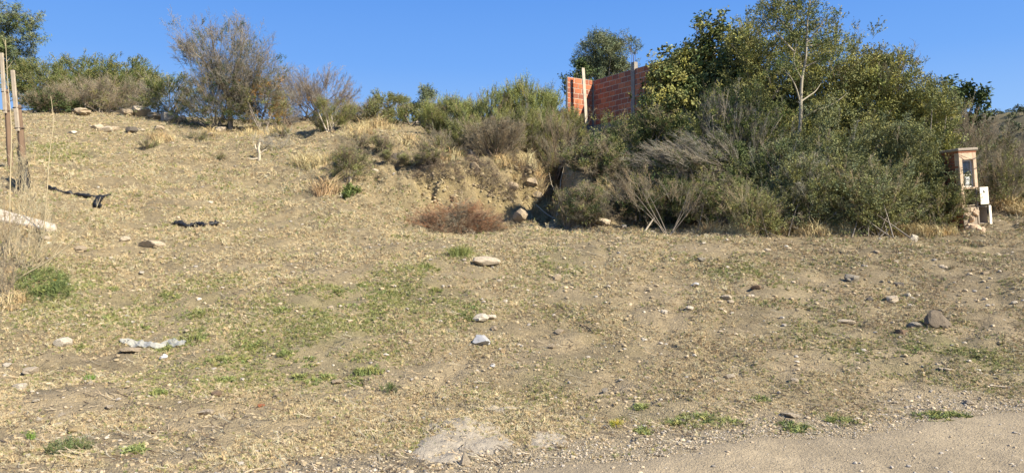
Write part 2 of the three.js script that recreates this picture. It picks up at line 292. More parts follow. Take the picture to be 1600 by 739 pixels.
// ---------------------------------------------------------------- plant pieces: sprays of twigs and leaves, one metre long, growing along y
const ortho = d => { const a = Math.abs(d.y) < 0.9 ? V(0, 1, 0) : V(1, 0, 0); return a.cross(d).normalize(); };
const around = (d, ang, spin) => { const s = ortho(d), t = d.clone().cross(s); return d.clone().multiplyScalar(Math.cos(ang)).addScaledVector(s, Math.sin(ang) * Math.cos(spin)).addScaledVector(t, Math.sin(ang) * Math.sin(spin)).normalize(); };
function bareSpray(nSide, sub, r0 = 0.008, ang = 0.65, wob = 0.1) {
  const b = new Build(), ax = [V(0, 0, 0)]; let dir = V(0, 1, 0);
  for (let k = 1; k <= 5; k++) { dir = around(dir, R(0, wob * 2), R(0, 6.3)); ax.push(ax[k - 1].clone().addScaledVector(dir, 0.2)); }
  b.tube(ax, ax.map((_, k) => r0 * (1 - k * 0.15)), 3);
  for (let s = 0; s < nSide; s++) {
    const t = R(0.12, 0.95) * 5, k = Math.floor(t), p = ax[k].clone().lerp(ax[Math.min(5, k + 1)], t - k), d = around(V(0, 1, 0), ang * R(0.7, 1.3), R(0, 6.3)), l = R(0.25, 0.5) * (1.15 - t / 7);
    const mid = p.clone().addScaledVector(d, l * 0.5), d2 = around(d, wob * 2, R(0, 6.3)), end = mid.clone().addScaledVector(d2, l * 0.5);
    b.tube([p, mid, end], [r0 * 0.6, r0 * 0.45, r0 * 0.25], 3);
    for (let q = 0; q < sub; q++) { const w = rng(), p2 = w < 0.5 ? p.clone().lerp(mid, w * 2) : mid.clone().lerp(end, w * 2 - 1), d3 = around(d2, ang * R(0.7, 1.4), R(0, 6.3)); b.tube([p2, p2.clone().addScaledVector(d3, R(0.08, 0.22))], [r0 * 0.4, r0 * 0.2], 3); }
  }
  return b.geo();
}
function leafSpray(nTwig, perTwig, len, wid, droop = 0, spread = 0.7) {
  const b = new Build();
  for (let s = 0; s < nTwig; s++) {
    const d = s ? around(V(0, 1, 0), spread * R(0.5, 1.2), R(0, 6.3)) : V(0, 1, 0), p0 = V(0, s ? R(0, 0.4) : 0, 0), L = s ? R(0.4, 0.75) : 1;
    b.tube([p0, p0.clone().addScaledVector(d, L)], [0.008, 0.003], 3);
    for (let k = 0; k < perTwig; k++) {
      const p = p0.clone().addScaledVector(d, L * (0.15 + 0.85 * (k + R(0, 0.8)) / perTwig)); let ld = around(d, R(0.5, 1.3), R(0, 6.3)); ld.y -= droop; ld.normalize();
      const side = around(ld, Math.PI / 2, R(0, 6.3)); b.leaf(p, ld, side, len * R(0.7, 1.25), wid * R(0.8, 1.2), R(0.1, 0.5));
    }
  }
  return b.geo();
}
function tuft(n, len, wid, spread, lie = 0) {
  const b = new Build();
  for (let k = 0; k < n; k++) {
    const a = R(0, 6.3), t = R(0.1, 1) * spread, d = V(Math.cos(a) * Math.sin(t), Math.cos(t), Math.sin(a) * Math.sin(t)), p = V(gauss() * 0.28 * len, 0, gauss() * 0.28 * len), s = around(d, Math.PI / 2, R(0, 6.3));
    b.blade(p, d, s, len * R(0.5, 1.1), wid * R(0.7, 1.3), V(Math.cos(a) * len * 0.25, -len * R(0, 0.3) - lie, Math.sin(a) * len * 0.25));
  }
  return b.geo();
}
const LEAFY = (c, t = 0.35, r = 0.65) => pmat(c, r, { transmission: t, thickness: 0, specularIntensity: 0.5 });
const M = {
  leaf: pmat(0xffffff, 0.6, { specularIntensity: 0.35 }), dry: mat(0xffffff, 0.95), twig: mat(0xffffff, 0.95),
  barkGrey: mat(rgb(0.25, 0.215, 0.17), 0.95), barkBrown: mat(rgb(0.15, 0.11, 0.075), 0.95), barkPale: mat(rgb(0.42, 0.36, 0.27), 0.95), barkDark: mat(rgb(0.09, 0.07, 0.05), 0.95),
};
const SPRAY = {
  bare: [bareSpray(8, 3, 0.010), bareSpray(9, 3, 0.010, 0.75, 0.16)],
  broom: [bareSpray(12, 4, 0.008, 0.38, 0.06), bareSpray(12, 4, 0.008, 0.45, 0.08)],
  tangle: [bareSpray(9, 4, 0.010, 0.95, 0.3)],
  small: [leafSpray(4, 9, 0.13, 0.035), leafSpray(5, 8, 0.15, 0.032, 0, 0.9)],
  broad: [leafSpray(3, 7, 0.27, 0.075, 0.15), leafSpray(3, 6, 0.3, 0.08, 0.25, 0.9)],
  feather: [leafSpray(7, 13, 0.10, 0.011, 0, 0.42), leafSpray(7, 12, 0.11, 0.011, 0, 0.5)],
  gum: [leafSpray(4, 9, 0.26, 0.028, 0.5, 0.9)],
};
const pick = a => a[Math.floor(rng() * a.length)];
const jitter = (c, s = 0.25, hue = 0.1) => { const k = 1 + R(-s, s), h = R(-hue, hue); return rgb(c[0] * k * (1 + h), c[1] * k, c[2] * k * (1 - h)); };

// a shrub or tree: clumps spread through lobes, limbs that reach every clump, sprays on the clumps
// lobes: [dx, y, dz, rx, ry, rz] relative to the base; layers: [{name, spray, color, n, len, up, out, m}]
function plant(name, label, category, group, base, o) {
  const g = thing(name, label, category, base, group), clumps = [];
  const vol = o.lobes.reduce((s, l) => s + l[3] * l[4] * (l[3] + l[5]), 0);
  for (const l of o.lobes) {
    const n = Math.max(4, Math.round(o.clumps * l[3] * l[4] * (l[3] + l[5]) / vol));
    for (let k = 0, tries = 0; k < n && tries < n * 20; tries++) {
      const dir = V(gauss(), gauss(), gauss()).normalize(), r = (o.fill ?? 0.45) + (1 - (o.fill ?? 0.45)) * Math.sqrt(rng());
      const w = 0.96 + 0.3 * n3(dir.x * 1.7 + base.x, dir.y * 1.7 + base.z, dir.z * 1.7);
      const p = V(l[0] + dir.x * l[3] * r * w, l[1] + dir.y * l[4] * r * w, l[2] + dir.z * l[5] * r * w);
      if (p.y < (o.minY ?? Math.min(0.12, 0.4 * l[1]))) continue; clumps.push({ p, c: V(l[0], l[1], l[2]), s: Math.min(l[3], l[4]) }); k++;
    }
  }
  // limbs
  const b = new Build(), nodes = [], r0 = o.r0 ?? 0.04, stems = o.stems ?? 5, th = o.trunk ?? 0;
  if (th) { const pts = [], lean = o.lean || [0, 0]; for (let k = 0; k <= 5; k++) { const t = k / 5, p = V(lean[0] * t + 0.04 * th * gauss() * (k ? 1 : 0) * 0.6, th * t - (k ? 0 : 0.1), lean[1] * t); pts.push(p); nodes.push({ p, r: r0 * (1 - 0.45 * t) }); } b.tube(pts, pts.map((_, k) => r0 * (1 - 0.09 * k)), 7); }
  const order = clumps.slice().sort((a, c) => a.p.lengthSq() - c.p.lengthSq()); const big = [];
  for (let k = 0; k < Math.min(stems, clumps.length); k++) big.push(clumps[Math.floor((k + 0.5) * clumps.length / stems)]);
  const limb = (from, rs, to, kk) => {
    const mid = from.clone().lerp(to, 0.5); mid.y += from.distanceTo(to) * R(-0.05, 0.14); mid.x += gauss() * 0.06 * from.distanceTo(to); mid.z += gauss() * 0.06 * from.distanceTo(to);
    const pts = []; for (let k = 0; k <= 4; k++) { const t = k / 4; pts.push(from.clone().multiplyScalar((1 - t) ** 2).addScaledVector(mid, 2 * t * (1 - t)).addScaledVector(to, t * t)); }
    b.tube(pts, pts.map((_, k) => rs * (1 - k * 0.17)), kk); pts.forEach((p, k) => k && nodes.push({ p, r: rs * (1 - k * 0.17) }));
  };
  if (!th) nodes.push({ p: V(0, -0.05, 0), r: r0 });
  for (const c of big) { const st = th ? nodes[Math.floor(R(2, 6))].p : V(gauss() * (o.foot ?? 0.12), -0.05, gauss() * (o.foot ?? 0.12)); limb(st, r0 * (th ? 0.6 : 0.75), c.p, 5); }
  for (const c of order) {
    if (big.includes(c)) continue; let best = null, bd = 1e9;
    for (const q of nodes) { const dd = q.p.distanceToSquared(c.p) + (q.p.y > c.p.y ? 0.3 * o.lobes[0][4] : 0); if (dd < bd) { bd = dd; best = q; } }
    limb(best.p, Math.max(0.004, Math.min(best.r * 0.7, r0 * 0.35)), c.p, 4);
  }
  part('trunk', b.geo(), o.bark || M.barkGrey, g);
  for (const L of o.layers) {
    const list = [];
    for (let k = 0; k < L.n; k++) {
      const c = clumps[Math.floor(rng() * clumps.length)], cr = (L.clump ?? 0.3) * c.s, p = V(c.p.x + gauss() * cr, c.p.y + gauss() * cr * 0.8, c.p.z + gauss() * cr); if (p.y < 0.03) p.y = 0.03 + rng() * 0.1;
      if (L.below && p.y > L.below) continue; if (L.above && p.y < L.above) continue;
      const dir = p.clone().sub(L.fromBase ? V(0, 0, 0) : c.c).normalize().multiplyScalar(L.out ?? 0.7).add(V(gauss() * (L.wild ?? 0.5), (L.up ?? 0.5) + gauss() * (L.wild ?? 0.5), gauss() * (L.wild ?? 0.5))); if (L.pull) dir.add(L.pull);
      const s = L.len * R(0.65, 1.3), col = L.mixTo && rng() < (L.mix ?? 0.3) ? L.mixTo : L.color;
      list.push([p.addScaledVector(dir.clone().normalize(), -s * 0.4), aim(dir, R(0, 6.3)), s, jitter(col, L.vary ?? 0.3)]);
    }
    copies(L.name, pick(L.spray), L.m || M.leaf, list, g);
  }
  return g;
}
// the usual single- or few-lobed shrub that fills a given part of the photograph: base column u at distance d, top v, width w, all in photograph pixels
function bush(name, label, category, group, { u, d, top, w, cy = 0.5, lobes, rise = 0, ...o }) {
  const base = gAt(u, d); base.y += rise; const h = yAt(top, d) - base.y, W = px(w, d) / 2;
  const ls = lobes ? lobes.map(([dx, y, dz, rx, ry]) => [dx * W, y * h, dz * W, rx * W, ry * h, rx * W * 0.9]) : [[0, h * cy, 0, W * 0.95, h * (1 - cy) * 0.97, W * 0.85]];
  return plant(name, label, category, group, base, { lobes: ls, ...o });
}
const C = { dark: [0.075, 0.105, 0.035], green: [0.115, 0.145, 0.045], yellow: [0.32, 0.31, 0.085], olive: [0.205, 0.21, 0.075], grey: [0.17, 0.185, 0.09], gum: [0.15, 0.175, 0.09], lime: [0.27, 0.295, 0.095],
  twigGrey: [0.34, 0.305, 0.235], twigBrown: [0.26, 0.215, 0.14], twigTan: [0.42, 0.35, 0.22], twigPurple: [0.25, 0.215, 0.17], straw: [0.53, 0.44, 0.23], rust: [0.32, 0.20, 0.065] };
const leaves = (spray, color, n, len, x = {}) => ({ name: 'crown', spray, color, n, len, clump: 0.34, ...x });
const twigs = (spray, color, n, len, x = {}) => ({ name: 'twigs', spray, color, n, len, m: M.twig, fromBase: true, out: 1, up: 0.35, wild: 0.35, clump: 0.3, ...x });
// ---------------------------------------------------------------- trees and scrub along the ridge
const RIDGE = 'scrub along the hilltop';
bush('gum_tree', 'tall airy gum tree behind the wooden stakes', 'tree', null, { u: -22, d: 32, top: 8, w: 150, lobes: [[0, 0.72, 0, 0.9, 0.26], [-0.2, 0.5, 0, 0.8, 0.2], [0.35, 0.55, 0.2, 0.5, 0.16]], trunk: 2.6, r0: 0.14, clumps: 60, stems: 7, bark: M.barkGrey, layers: [leaves(SPRAY.gum, C.gum, 1100, 0.5, { clump: 0.4, mixTo: C.green }), twigs(SPRAY.bare, C.twigGrey, 80, 0.5)] });
bush('evergreen_shrub', 'rounded dark green shrub beside the gum tree', 'shrub', RIDGE, { u: 62, d: 31, top: 98, w: 104, clumps: 60, layers: [leaves(SPRAY.small, C.green, 1800, 0.3, { mixTo: C.olive, mix: 0.5 }), twigs(SPRAY.bare, C.twigBrown, 60, 0.5)] });
bush('evergreen_tree', 'broad dark green tree rising behind the tan leafless shrub', 'tree', null, { u: 150, d: 33, top: 84, w: 170, lobes: [[-0.35, 0.6, 0, 0.6, 0.36], [0.35, 0.62, 0, 0.6, 0.36], [0, 0.35, 0, 0.9, 0.35]], clumps: 110, r0: 0.1, layers: [leaves(SPRAY.small, C.green, 3800, 0.32, { mixTo: C.olive, mix: 0.5 }), twigs(SPRAY.bare, C.twigBrown, 60, 0.5)] });
bush('evergreen_shrub', 'dark green shrub at the end of the hilltop boulders', 'shrub', RIDGE, { u: 212, d: 32, top: 98, w: 80, clumps: 50, layers: [leaves(SPRAY.small, C.green, 1500, 0.3, { mixTo: C.olive, mix: 0.5 })] });
bush('leafless_shrub', 'wide tan leafless shrub in front of the broad green tree', 'shrub', RIDGE, { u: 158, d: 29, top: 122, w: 150, lobes: [[-0.4, 0.42, 0, 0.55, 0.45], [0.3, 0.5, 0, 0.62, 0.48]], clumps: 60, stems: 14, foot: 0.6, bark: M.barkGrey, layers: [twigs(SPRAY.bare, [0.30, 0.25, 0.17], 620, 0.6), leaves(SPRAY.small, C.olive, 160, 0.3)] });
bush('leafless_shrub', 'low brown leafless shrub under the rounded dark green shrub', 'shrub', RIDGE, { u: 72, d: 28, top: 142, w: 90, clumps: 30, stems: 10, foot: 0.4, layers: [twigs(SPRAY.bare, C.twigBrown, 260, 0.5), leaves(SPRAY.small, C.dark, 260, 0.35)] });
bush('olive_shrub', 'thin olive shrub between the hilltop boulders and the tall bare tree', 'shrub', RIDGE, { u: 262, d: 28, top: 118, w: 84, clumps: 45, stems: 8, foot: 0.3, layers: [leaves(SPRAY.small, C.olive, 340, 0.36, { mixTo: C.green }), twigs(SPRAY.bare, C.twigGrey, 160, 0.5)] });
bush('bare_tree', 'tall leafless grey tree standing alone on the hilltop', 'tree', null, { u: 360, d: 26, top: 32, w: 176, lobes: [[-0.12, 0.68, 0, 0.72, 0.34], [0.5, 0.56, 0.1, 0.5, 0.32], [-0.55, 0.76, 0, 0.45, 0.26], [0, 0.42, 0, 0.75, 0.3]], trunk: 1.5, lean: [-0.12, 0], r0: 0.095, clumps: 170, stems: 12, bark: M.barkGrey, layers: [twigs(SPRAY.bare, [0.23, 0.205, 0.155], 1050, 0.55, { up: 0.2, wild: 0.5 }), { name: 'leaf_clusters', spray: SPRAY.small, color: C.dark, n: 380, len: 0.24, clump: 0.22, m: M.leaf }] });
bush('evergreen_shrub', 'dark green shrub growing round the foot of the tall bare tree', 'shrub', RIDGE, { u: 334, d: 25.8, top: 96, w: 140, lobes: [[0, 0.36, 0, 0.9, 0.36], [-0.05, 0.66, 0, 0.55, 0.26]], clumps: 60, stems: 8, foot: 0.3, layers: [leaves(SPRAY.small, [0.12, 0.12, 0.05], 600, 0.28, { mixTo: C.dark, mix: 0.4 }), twigs(SPRAY.bare, [0.20, 0.175, 0.13], 320, 0.5), twigs(SPRAY.bare, C.twigBrown, 130, 0.5)] });
bush('olive_shrub', 'brownish olive shrub with rusty leaves beside the tall bare tree', 'shrub', RIDGE, { u: 408, d: 26, top: 124, w: 88, clumps: 50, stems: 10, foot: 0.4, layers: [leaves(SPRAY.small, C.olive, 420, 0.32, { mixTo: C.rust, mix: 0.35 }), twigs(SPRAY.bare, C.twigBrown, 260, 0.5)] });
bush('leafless_shrub', 'purple grey leafless shrub past the rusty olive shrub', 'shrub', RIDGE, { u: 494, d: 29, top: 118, w: 132, lobes: [[-0.45, 0.5, 0, 0.5, 0.46], [0.25, 0.5, 0, 0.62, 0.46]], clumps: 70, stems: 14, foot: 0.5, bark: M.barkBrown, layers: [twigs(SPRAY.bare, C.twigPurple, 620, 0.6), { name: 'leaf_clusters', spray: SPRAY.small, color: C.rust, n: 160, len: 0.2, clump: 0.2, m: M.leaf }] });
bush('leafless_shrub', 'narrow purple grey leafless shrub against the rusty olive shrub', 'shrub', RIDGE, { u: 446, d: 28, top: 136, w: 50, clumps: 26, stems: 8, foot: 0.3, bark: M.barkBrown, layers: [twigs(SPRAY.bare, C.twigPurple, 200, 0.5)] });
bush('feathery_shrub', 'slender feathery green shrub with a pale stem above the cut bank', 'shrub', RIDGE, { u: 516, d: 23.2, top: 158, w: 74, lobes: [[0.1, 0.6, 0, 0.85, 0.38], [-0.5, 0.35, 0, 0.5, 0.3]], clumps: 30, stems: 5, bark: M.barkPale, layers: [leaves(SPRAY.feather, C.olive, 150, 0.42, { up: 1.2 }), twigs(SPRAY.broom, C.twigBrown, 60, 0.5)] });
bush('evergreen_shrub', 'small bright green tree on the skyline past the purple grey shrub', 'shrub', RIDGE, { u: 606, d: 31, top: 146, w: 66, cy: 0.6, clumps: 34, trunk: 0.8, r0: 0.05, layers: [leaves(SPRAY.small, C.olive, 420, 0.3)] });
bush('gum_tree', 'small gum tree standing alone on the skyline above the cut bank', 'tree', null, { u: 664, d: 33, top: 138, w: 50, lobes: [[0, 0.75, 0, 0.8, 0.22], [-0.3, 0.5, 0, 0.5, 0.15]], trunk: 1.1, r0: 0.05, clumps: 16, layers: [leaves(SPRAY.gum, C.gum, 130, 0.42)] });
bush('olive_shrub', 'low olive shrub under the small skyline gum tree', 'shrub', RIDGE, { u: 650, d: 28, top: 172, w: 110, clumps: 44, stems: 12, foot: 0.6, layers: [leaves(SPRAY.small, C.green, 330, 0.34, { mixTo: C.olive, mix: 0.6 }), twigs(SPRAY.bare, C.twigBrown, 160, 0.45)] });
bush('olive_shrub', 'low olive shrub below the small bright green skyline tree', 'shrub', RIDGE, { u: 576, d: 26, top: 168, w: 90, clumps: 40, stems: 10, foot: 0.5, layers: [leaves(SPRAY.small, C.olive, 240, 0.34), twigs(SPRAY.bare, C.twigBrown, 160, 0.45)] });
// broom-like shrubs on top of the cut bank
const BANK = 'feathery shrubs on top of the cut bank';
const broomy = (u, d, top, w, label, green, k = 1) => bush('feathery_shrub', label, 'shrub', BANK, { u, d, top, w, lobes: [[0, 0.55, 0, 0.9, 0.42], [-0.4, 0.35, 0.1, 0.5, 0.3], [0.4, 0.36, -0.1, 0.5, 0.3]], clumps: 46, stems: 18, foot: 0.25, r0: 0.022, bark: M.barkBrown, layers: [leaves(SPRAY.feather, green, 620 * k, 0.48, { up: 1.3, out: 0.5, above: 0.35, mixTo: C.olive }), twigs(SPRAY.broom, C.twigBrown, 120 * k, 0.5)] });
broomy(704, 24, 154, 104, 'yellow green feathery shrub beside the small skyline gum tree', C.lime, 1);
broomy(764, 23, 146, 104, 'bright green feathery shrub over the pale clay of the cut bank', C.lime, 1);
broomy(832, 23, 124, 104, 'tallest yellow green feathery shrub, next to the short brick wall', C.lime, 1.3);
broomy(886, 24, 176, 70, 'feathery green shrub at the foot of the short brick wall', C.olive, 0.9);
broomy(732, 21.4, 186, 80, 'low brownish feathery shrub at the brink of the cut bank', C.olive, 0.6);
broomy(812, 21.6, 176, 90, 'low olive feathery shrub below the tallest feathery shrub', C.olive, 0.8);
bush('leafless_shrub', 'brown leafless shrub hanging over the edge of the cut bank', 'shrub', BANK, { u: 772, d: 20.4, top: 196, w: 92, clumps: 36, stems: 16, foot: 0.2, bark: M.barkBrown, layers: [twigs(SPRAY.broom, C.twigBrown, 360, 0.5)] });
bush('leafless_shrub', 'low brown leafless shrub on the bank above the brush pile', 'shrub', BANK, { u: 690, d: 20, top: 212, w: 74, clumps: 26, stems: 12, foot: 0.2, bark: M.barkBrown, layers: [twigs(SPRAY.broom, C.twigBrown, 210, 0.42), leaves(SPRAY.small, C.olive, 60, 0.25)] });
bush('leafless_shrub', 'grey brown leafless shrub at the head of the dark hollow', 'shrub', BANK, { u: 868, d: 21.4, top: 186, w: 84, clumps: 36, stems: 12, foot: 0.3, bark: M.barkBrown, layers: [twigs(SPRAY.broom, C.twigBrown, 260, 0.5), leaves(SPRAY.feather, C.olive, 70, 0.4, { up: 1 })] });
bush('dry_bush', 'small grey green bush on the shoulder of the cut bank', 'shrub', null, { u: 544, d: 17.6, top: 226, w: 60, clumps: 24, stems: 9, foot: 0.15, r0: 0.015, layers: [leaves(SPRAY.small, C.olive, 170, 0.2), twigs(SPRAY.broom, C.twigBrown, 120, 0.35)] });
// ---------------------------------------------------------------- trees behind and around the brick walls
bush('gum_tree', 'gum tree rising behind the brick walls', 'tree', null, { u: 946, d: 37, top: 52, w: 112, lobes: [[0, 0.78, 0, 0.85, 0.2], [0.3, 0.6, 0, 0.6, 0.18], [-0.35, 0.6, 0, 0.5, 0.2]], trunk: 2.2, r0: 0.1, clumps: 80, layers: [leaves(SPRAY.gum, C.gum, 1150, 0.46), twigs(SPRAY.bare, C.twigGrey, 60, 0.5)] });
bush('evergreen_shrub', 'dark leafy shrub behind the end of the short brick wall', 'shrub', null, { u: 902, d: 31, top: 94, w: 52, cy: 0.7, clumps: 26, trunk: 0.8, r0: 0.05, layers: [leaves(SPRAY.broad, C.dark, 150, 0.4)] });
const THICKET = 'trees and shrubs of the roadside thicket';
bush('broadleaf_tree', 'dark broadleaf tree beside the long brick wall', 'tree', THICKET, { u: 1118, d: 21, top: 32, w: 190, lobes: [[0, 0.74, 0, 0.62, 0.24], [-0.35, 0.52, 0, 0.6, 0.26], [0.4, 0.56, 0, 0.6, 0.26]], trunk: 1.6, r0: 0.1, clumps: 130, stems: 8, bark: M.barkDark, layers: [leaves(SPRAY.broad, C.dark, 1150, 0.4, { mixTo: C.olive, mix: 0.5 }), leaves(SPRAY.broad, C.yellow, 160, 0.34)] });
bush('broadleaf_tree', 'yellow green tree leaning in front of the long brick wall', 'tree', THICKET, { u: 1050, d: 20.4, top: 84, w: 130, lobes: [[0, 0.64, 0, 0.8, 0.3], [-0.2, 0.36, 0.2, 0.75, 0.28]], trunk: 0.9, r0: 0.07, clumps: 70, stems: 6, bark: M.barkDark, layers: [leaves(SPRAY.broad, C.olive, 900, 0.3, { mixTo: C.yellow, mix: 0.35 }), leaves(SPRAY.broad, C.dark, 160, 0.3)] });
bush('broadleaf_tree', 'tall dark green tree behind the sapling with the pale trunk', 'tree', THICKET, { u: 1194, d: 20, top: 30, w: 190, lobes: [[0, 0.7, 0, 0.75, 0.28], [0.3, 0.45, 0, 0.7, 0.3], [-0.3, 0.45, 0, 0.6, 0.3]], trunk: 1.2, r0: 0.08, clumps: 110, stems: 8, bark: M.barkBrown, layers: [leaves(SPRAY.small, C.olive, 1900, 0.4, { mixTo: C.yellow, mix: 0.3 }), twigs(SPRAY.bare, C.twigBrown, 160, 0.5)] });
bush('evergreen_tree', 'dense olive green tree at the heart of the thicket', 'tree', THICKET, { u: 1296, d: 19, top: 40, w: 216, lobes: [[0, 0.66, 0, 0.72, 0.32], [0.4, 0.5, 0, 0.6, 0.3], [-0.4, 0.45, 0, 0.6, 0.3], [0, 0.25, 0.2, 0.9, 0.26]], trunk: 0.9, r0: 0.08, clumps: 170, stems: 10, bark: M.barkBrown, layers: [leaves(SPRAY.small, C.olive, 3000, 0.38, { mixTo: C.yellow, mix: 0.35 }), twigs(SPRAY.bare, C.twigBrown, 110, 0.5)] });
bush('evergreen_tree', 'sloping olive tree with loose outer twigs beside the dense thicket heart', 'tree', THICKET, { u: 1378, d: 18.6, top: 68, w: 170, lobes: [[-0.1, 0.66, 0, 0.7, 0.32], [0.35, 0.42, 0, 0.6, 0.32]], trunk: 0.6, r0: 0.07, clumps: 120, stems: 10, bark: M.barkBrown, layers: [leaves(SPRAY.small, C.olive, 1900, 0.36, { mixTo: C.yellow, mix: 0.25 }), twigs(SPRAY.bare, C.twigBrown, 120, 0.6)] });
bush('evergreen_shrub', 'grey green shrub between the sloping olive tree and the meter pillar', 'shrub', THICKET, { u: 1436, d: 18.2, top: 112, w: 124, lobes: [[0, 0.6, 0, 0.8, 0.38], [0.1, 0.3, 0.1, 0.9, 0.3]], clumps: 90, stems: 10, foot: 0.3, layers: [leaves(SPRAY.small, C.olive, 1400, 0.34, { mixTo: C.yellow, mix: 0.2 })] });
bush('evergreen_shrub', 'dense small leaved shrub in front of the pale sapling trunk', 'shrub', THICKET, { u: 1226, d: 16.4, top: 214, w: 170, lobes: [[-0.3, 0.45, 0, 0.65, 0.48], [0.4, 0.5, 0, 0.6, 0.48]], clumps: 110, stems: 16, foot: 0.5, layers: [leaves(SPRAY.small, C.grey, 1300, 0.26, { mixTo: C.green, mix: 0.4 }), twigs(SPRAY.broom, C.twigGrey, 200, 0.35)] });
bush('evergreen_shrub', 'dense glossy shrub filling the foot of the thicket heart', 'shrub', THICKET, { u: 1326, d: 16.2, top: 158, w: 180, lobes: [[-0.3, 0.5, 0, 0.65, 0.48], [0.4, 0.45, 0, 0.6, 0.45], [0, 0.25, 0.3, 0.9, 0.28]], clumps: 140, stems: 16, foot: 0.5, layers: [leaves(SPRAY.small, C.grey, 1900, 0.27, { mixTo: C.olive, mix: 0.5 }), twigs(SPRAY.broom, C.twigGrey, 110, 0.35)] });
bush('evergreen_shrub', 'dense small leaved shrub crowding against the meter pillar', 'shrub', THICKET, { u: 1430, d: 16.0, top: 186, w: 128, lobes: [[-0.2, 0.5, 0, 0.75, 0.48], [0.45, 0.32, 0.2, 0.55, 0.34]], clumps: 110, stems: 14, foot: 0.4, layers: [leaves(SPRAY.small, C.grey, 1350, 0.25, { mixTo: C.olive, mix: 0.5 })] });
bush('evergreen_shrub', 'low weedy shrub along the front of the thicket', 'shrub', THICKET, { u: 1180, d: 15.0, top: 292, w: 110, clumps: 50, stems: 14, foot: 0.5, r0: 0.015, layers: [leaves(SPRAY.small, C.olive, 330, 0.2), twigs(SPRAY.broom, C.twigTan, 170, 0.3)] });
bush('evergreen_shrub', 'low weedy shrub at the foot of the meter pillar', 'shrub', THICKET, { u: 1470, d: 15.6, top: 296, w: 80, clumps: 40, stems: 12, foot: 0.4, r0: 0.015, layers: [leaves(SPRAY.small, C.olive, 330, 0.2), twigs(SPRAY.broom, C.twigTan, 90, 0.3)] });
bush('evergreen_shrub', 'grey green shrub hiding the foot of the pale sapling', 'shrub', THICKET, { u: 1262, d: 15.3, top: 232, w: 130, lobes: [[-0.3, 0.45, 0, 0.7, 0.48], [0.4, 0.42, 0, 0.6, 0.44]], clumps: 90, stems: 16, foot: 0.5, r0: 0.02, layers: [leaves(SPRAY.small, C.grey, 900, 0.24, { mixTo: C.olive, mix: 0.5 }), twigs(SPRAY.broom, C.twigGrey, 200, 0.32)] });
bush('evergreen_shrub', 'grey green shrub with dry stems in front of the glossy shrub', 'shrub', THICKET, { u: 1362, d: 15.1, top: 240, w: 140, lobes: [[-0.3, 0.42, 0, 0.7, 0.46], [0.4, 0.45, 0, 0.6, 0.46]], clumps: 90, stems: 16, foot: 0.5, r0: 0.02, layers: [leaves(SPRAY.small, C.grey, 900, 0.23, { mixTo: C.olive, mix: 0.6 }), twigs(SPRAY.broom, C.twigTan, 160, 0.32)] });
bush('evergreen_shrub', 'weedy shrub between the dead tan shrub and the sapling', 'shrub', THICKET, { u: 1130, d: 15.8, top: 262, w: 110, clumps: 70, stems: 14, foot: 0.4, r0: 0.016, layers: [leaves(SPRAY.small, C.green, 420, 0.22, { mixTo: C.olive, mix: 0.5 }), twigs(SPRAY.tangle, C.twigBrown, 200, 0.34)] });
bush('evergreen_shrub', 'tall leafy shrub between the broadleaf tree and the thicket heart', 'shrub', THICKET, { u: 1186, d: 18, top: 120, w: 130, lobes: [[0, 0.66, 0, 0.8, 0.32], [0, 0.35, 0, 0.9, 0.32]], clumps: 90, stems: 12, foot: 0.4, layers: [leaves(SPRAY.small, C.green, 900, 0.3, { mixTo: C.olive, mix: 0.5 }), twigs(SPRAY.broom, C.twigGrey, 160, 0.45)] });
// leafless shrubs of the thicket's shaded end
bush('leafless_shrub', 'upright grey leafless shrub spreading like a fan before the dark broadleaf tree', 'shrub', THICKET, { u: 1146, d: 17.4, top: 130, w: 130, lobes: [[-0.1, 0.66, 0, 0.8, 0.34], [0, 0.4, 0, 0.7, 0.3]], clumps: 70, stems: 20, foot: 0.25, bark: M.barkGrey, layers: [twigs(SPRAY.broom, [0.22, 0.20, 0.155], 260, 0.55), leaves(SPRAY.small, C.green, 900, 0.28, { mixTo: C.olive })] });
{ // arching grey shrub that leans over to the side of the hollow
  const base = gAt(1128, 16.8); plant('leafless_shrub', 'grey leafless shrub arching over towards the dark hollow', 'shrub', THICKET, base, { lobes: [[-0.9, 1.5, 0.2, 0.9, 0.45, 0.7], [-0.3, 1.75, 0, 0.7, 0.4, 0.6], [-1.5, 1.1, 0.3, 0.55, 0.35, 0.5]], clumps: 60, stems: 18, foot: 0.3, r0: 0.025, bark: M.barkGrey, layers: [twigs(SPRAY.broom, [0.25, 0.225, 0.175], 240, 0.58, { up: -0.1, pull: V(-0.9, 0, 0.1) }), leaves(SPRAY.small, C.dark, 300, 0.22, { mixTo: C.olive })] });
  const b2 = gAt(1046, 15.4); plant('leafless_shrub', 'dead tan shrub with forked stems at the front of the thicket', 'shrub', THICKET, b2, { lobes: [[-0.7, 0.95, 0.1, 0.55, 0.35, 0.4], [0.3, 0.8, 0, 0.45, 0.35, 0.4]], clumps: 34, stems: 7, foot: 0.05, r0: 0.016, bark: M.barkGrey, layers: [twigs(SPRAY.bare, C.twigBrown, 110, 0.36)] });
}
bush('tangled_shrub', 'dark tangled shrub below the long brick wall', 'shrub', THICKET, { u: 1004, d: 19.6, top: 168, w: 160, lobes: [[-0.3, 0.6, 0, 0.6, 0.36], [0.4, 0.6, 0, 0.6, 0.36], [0, 0.3, 0, 0.9, 0.3]], clumps: 90, stems: 16, foot: 0.5, bark: M.barkDark, layers: [leaves(SPRAY.small, C.dark, 1300, 0.3, { mixTo: C.olive, mix: 0.4 }), twigs(SPRAY.tangle, C.twigBrown, 240, 0.5)] });
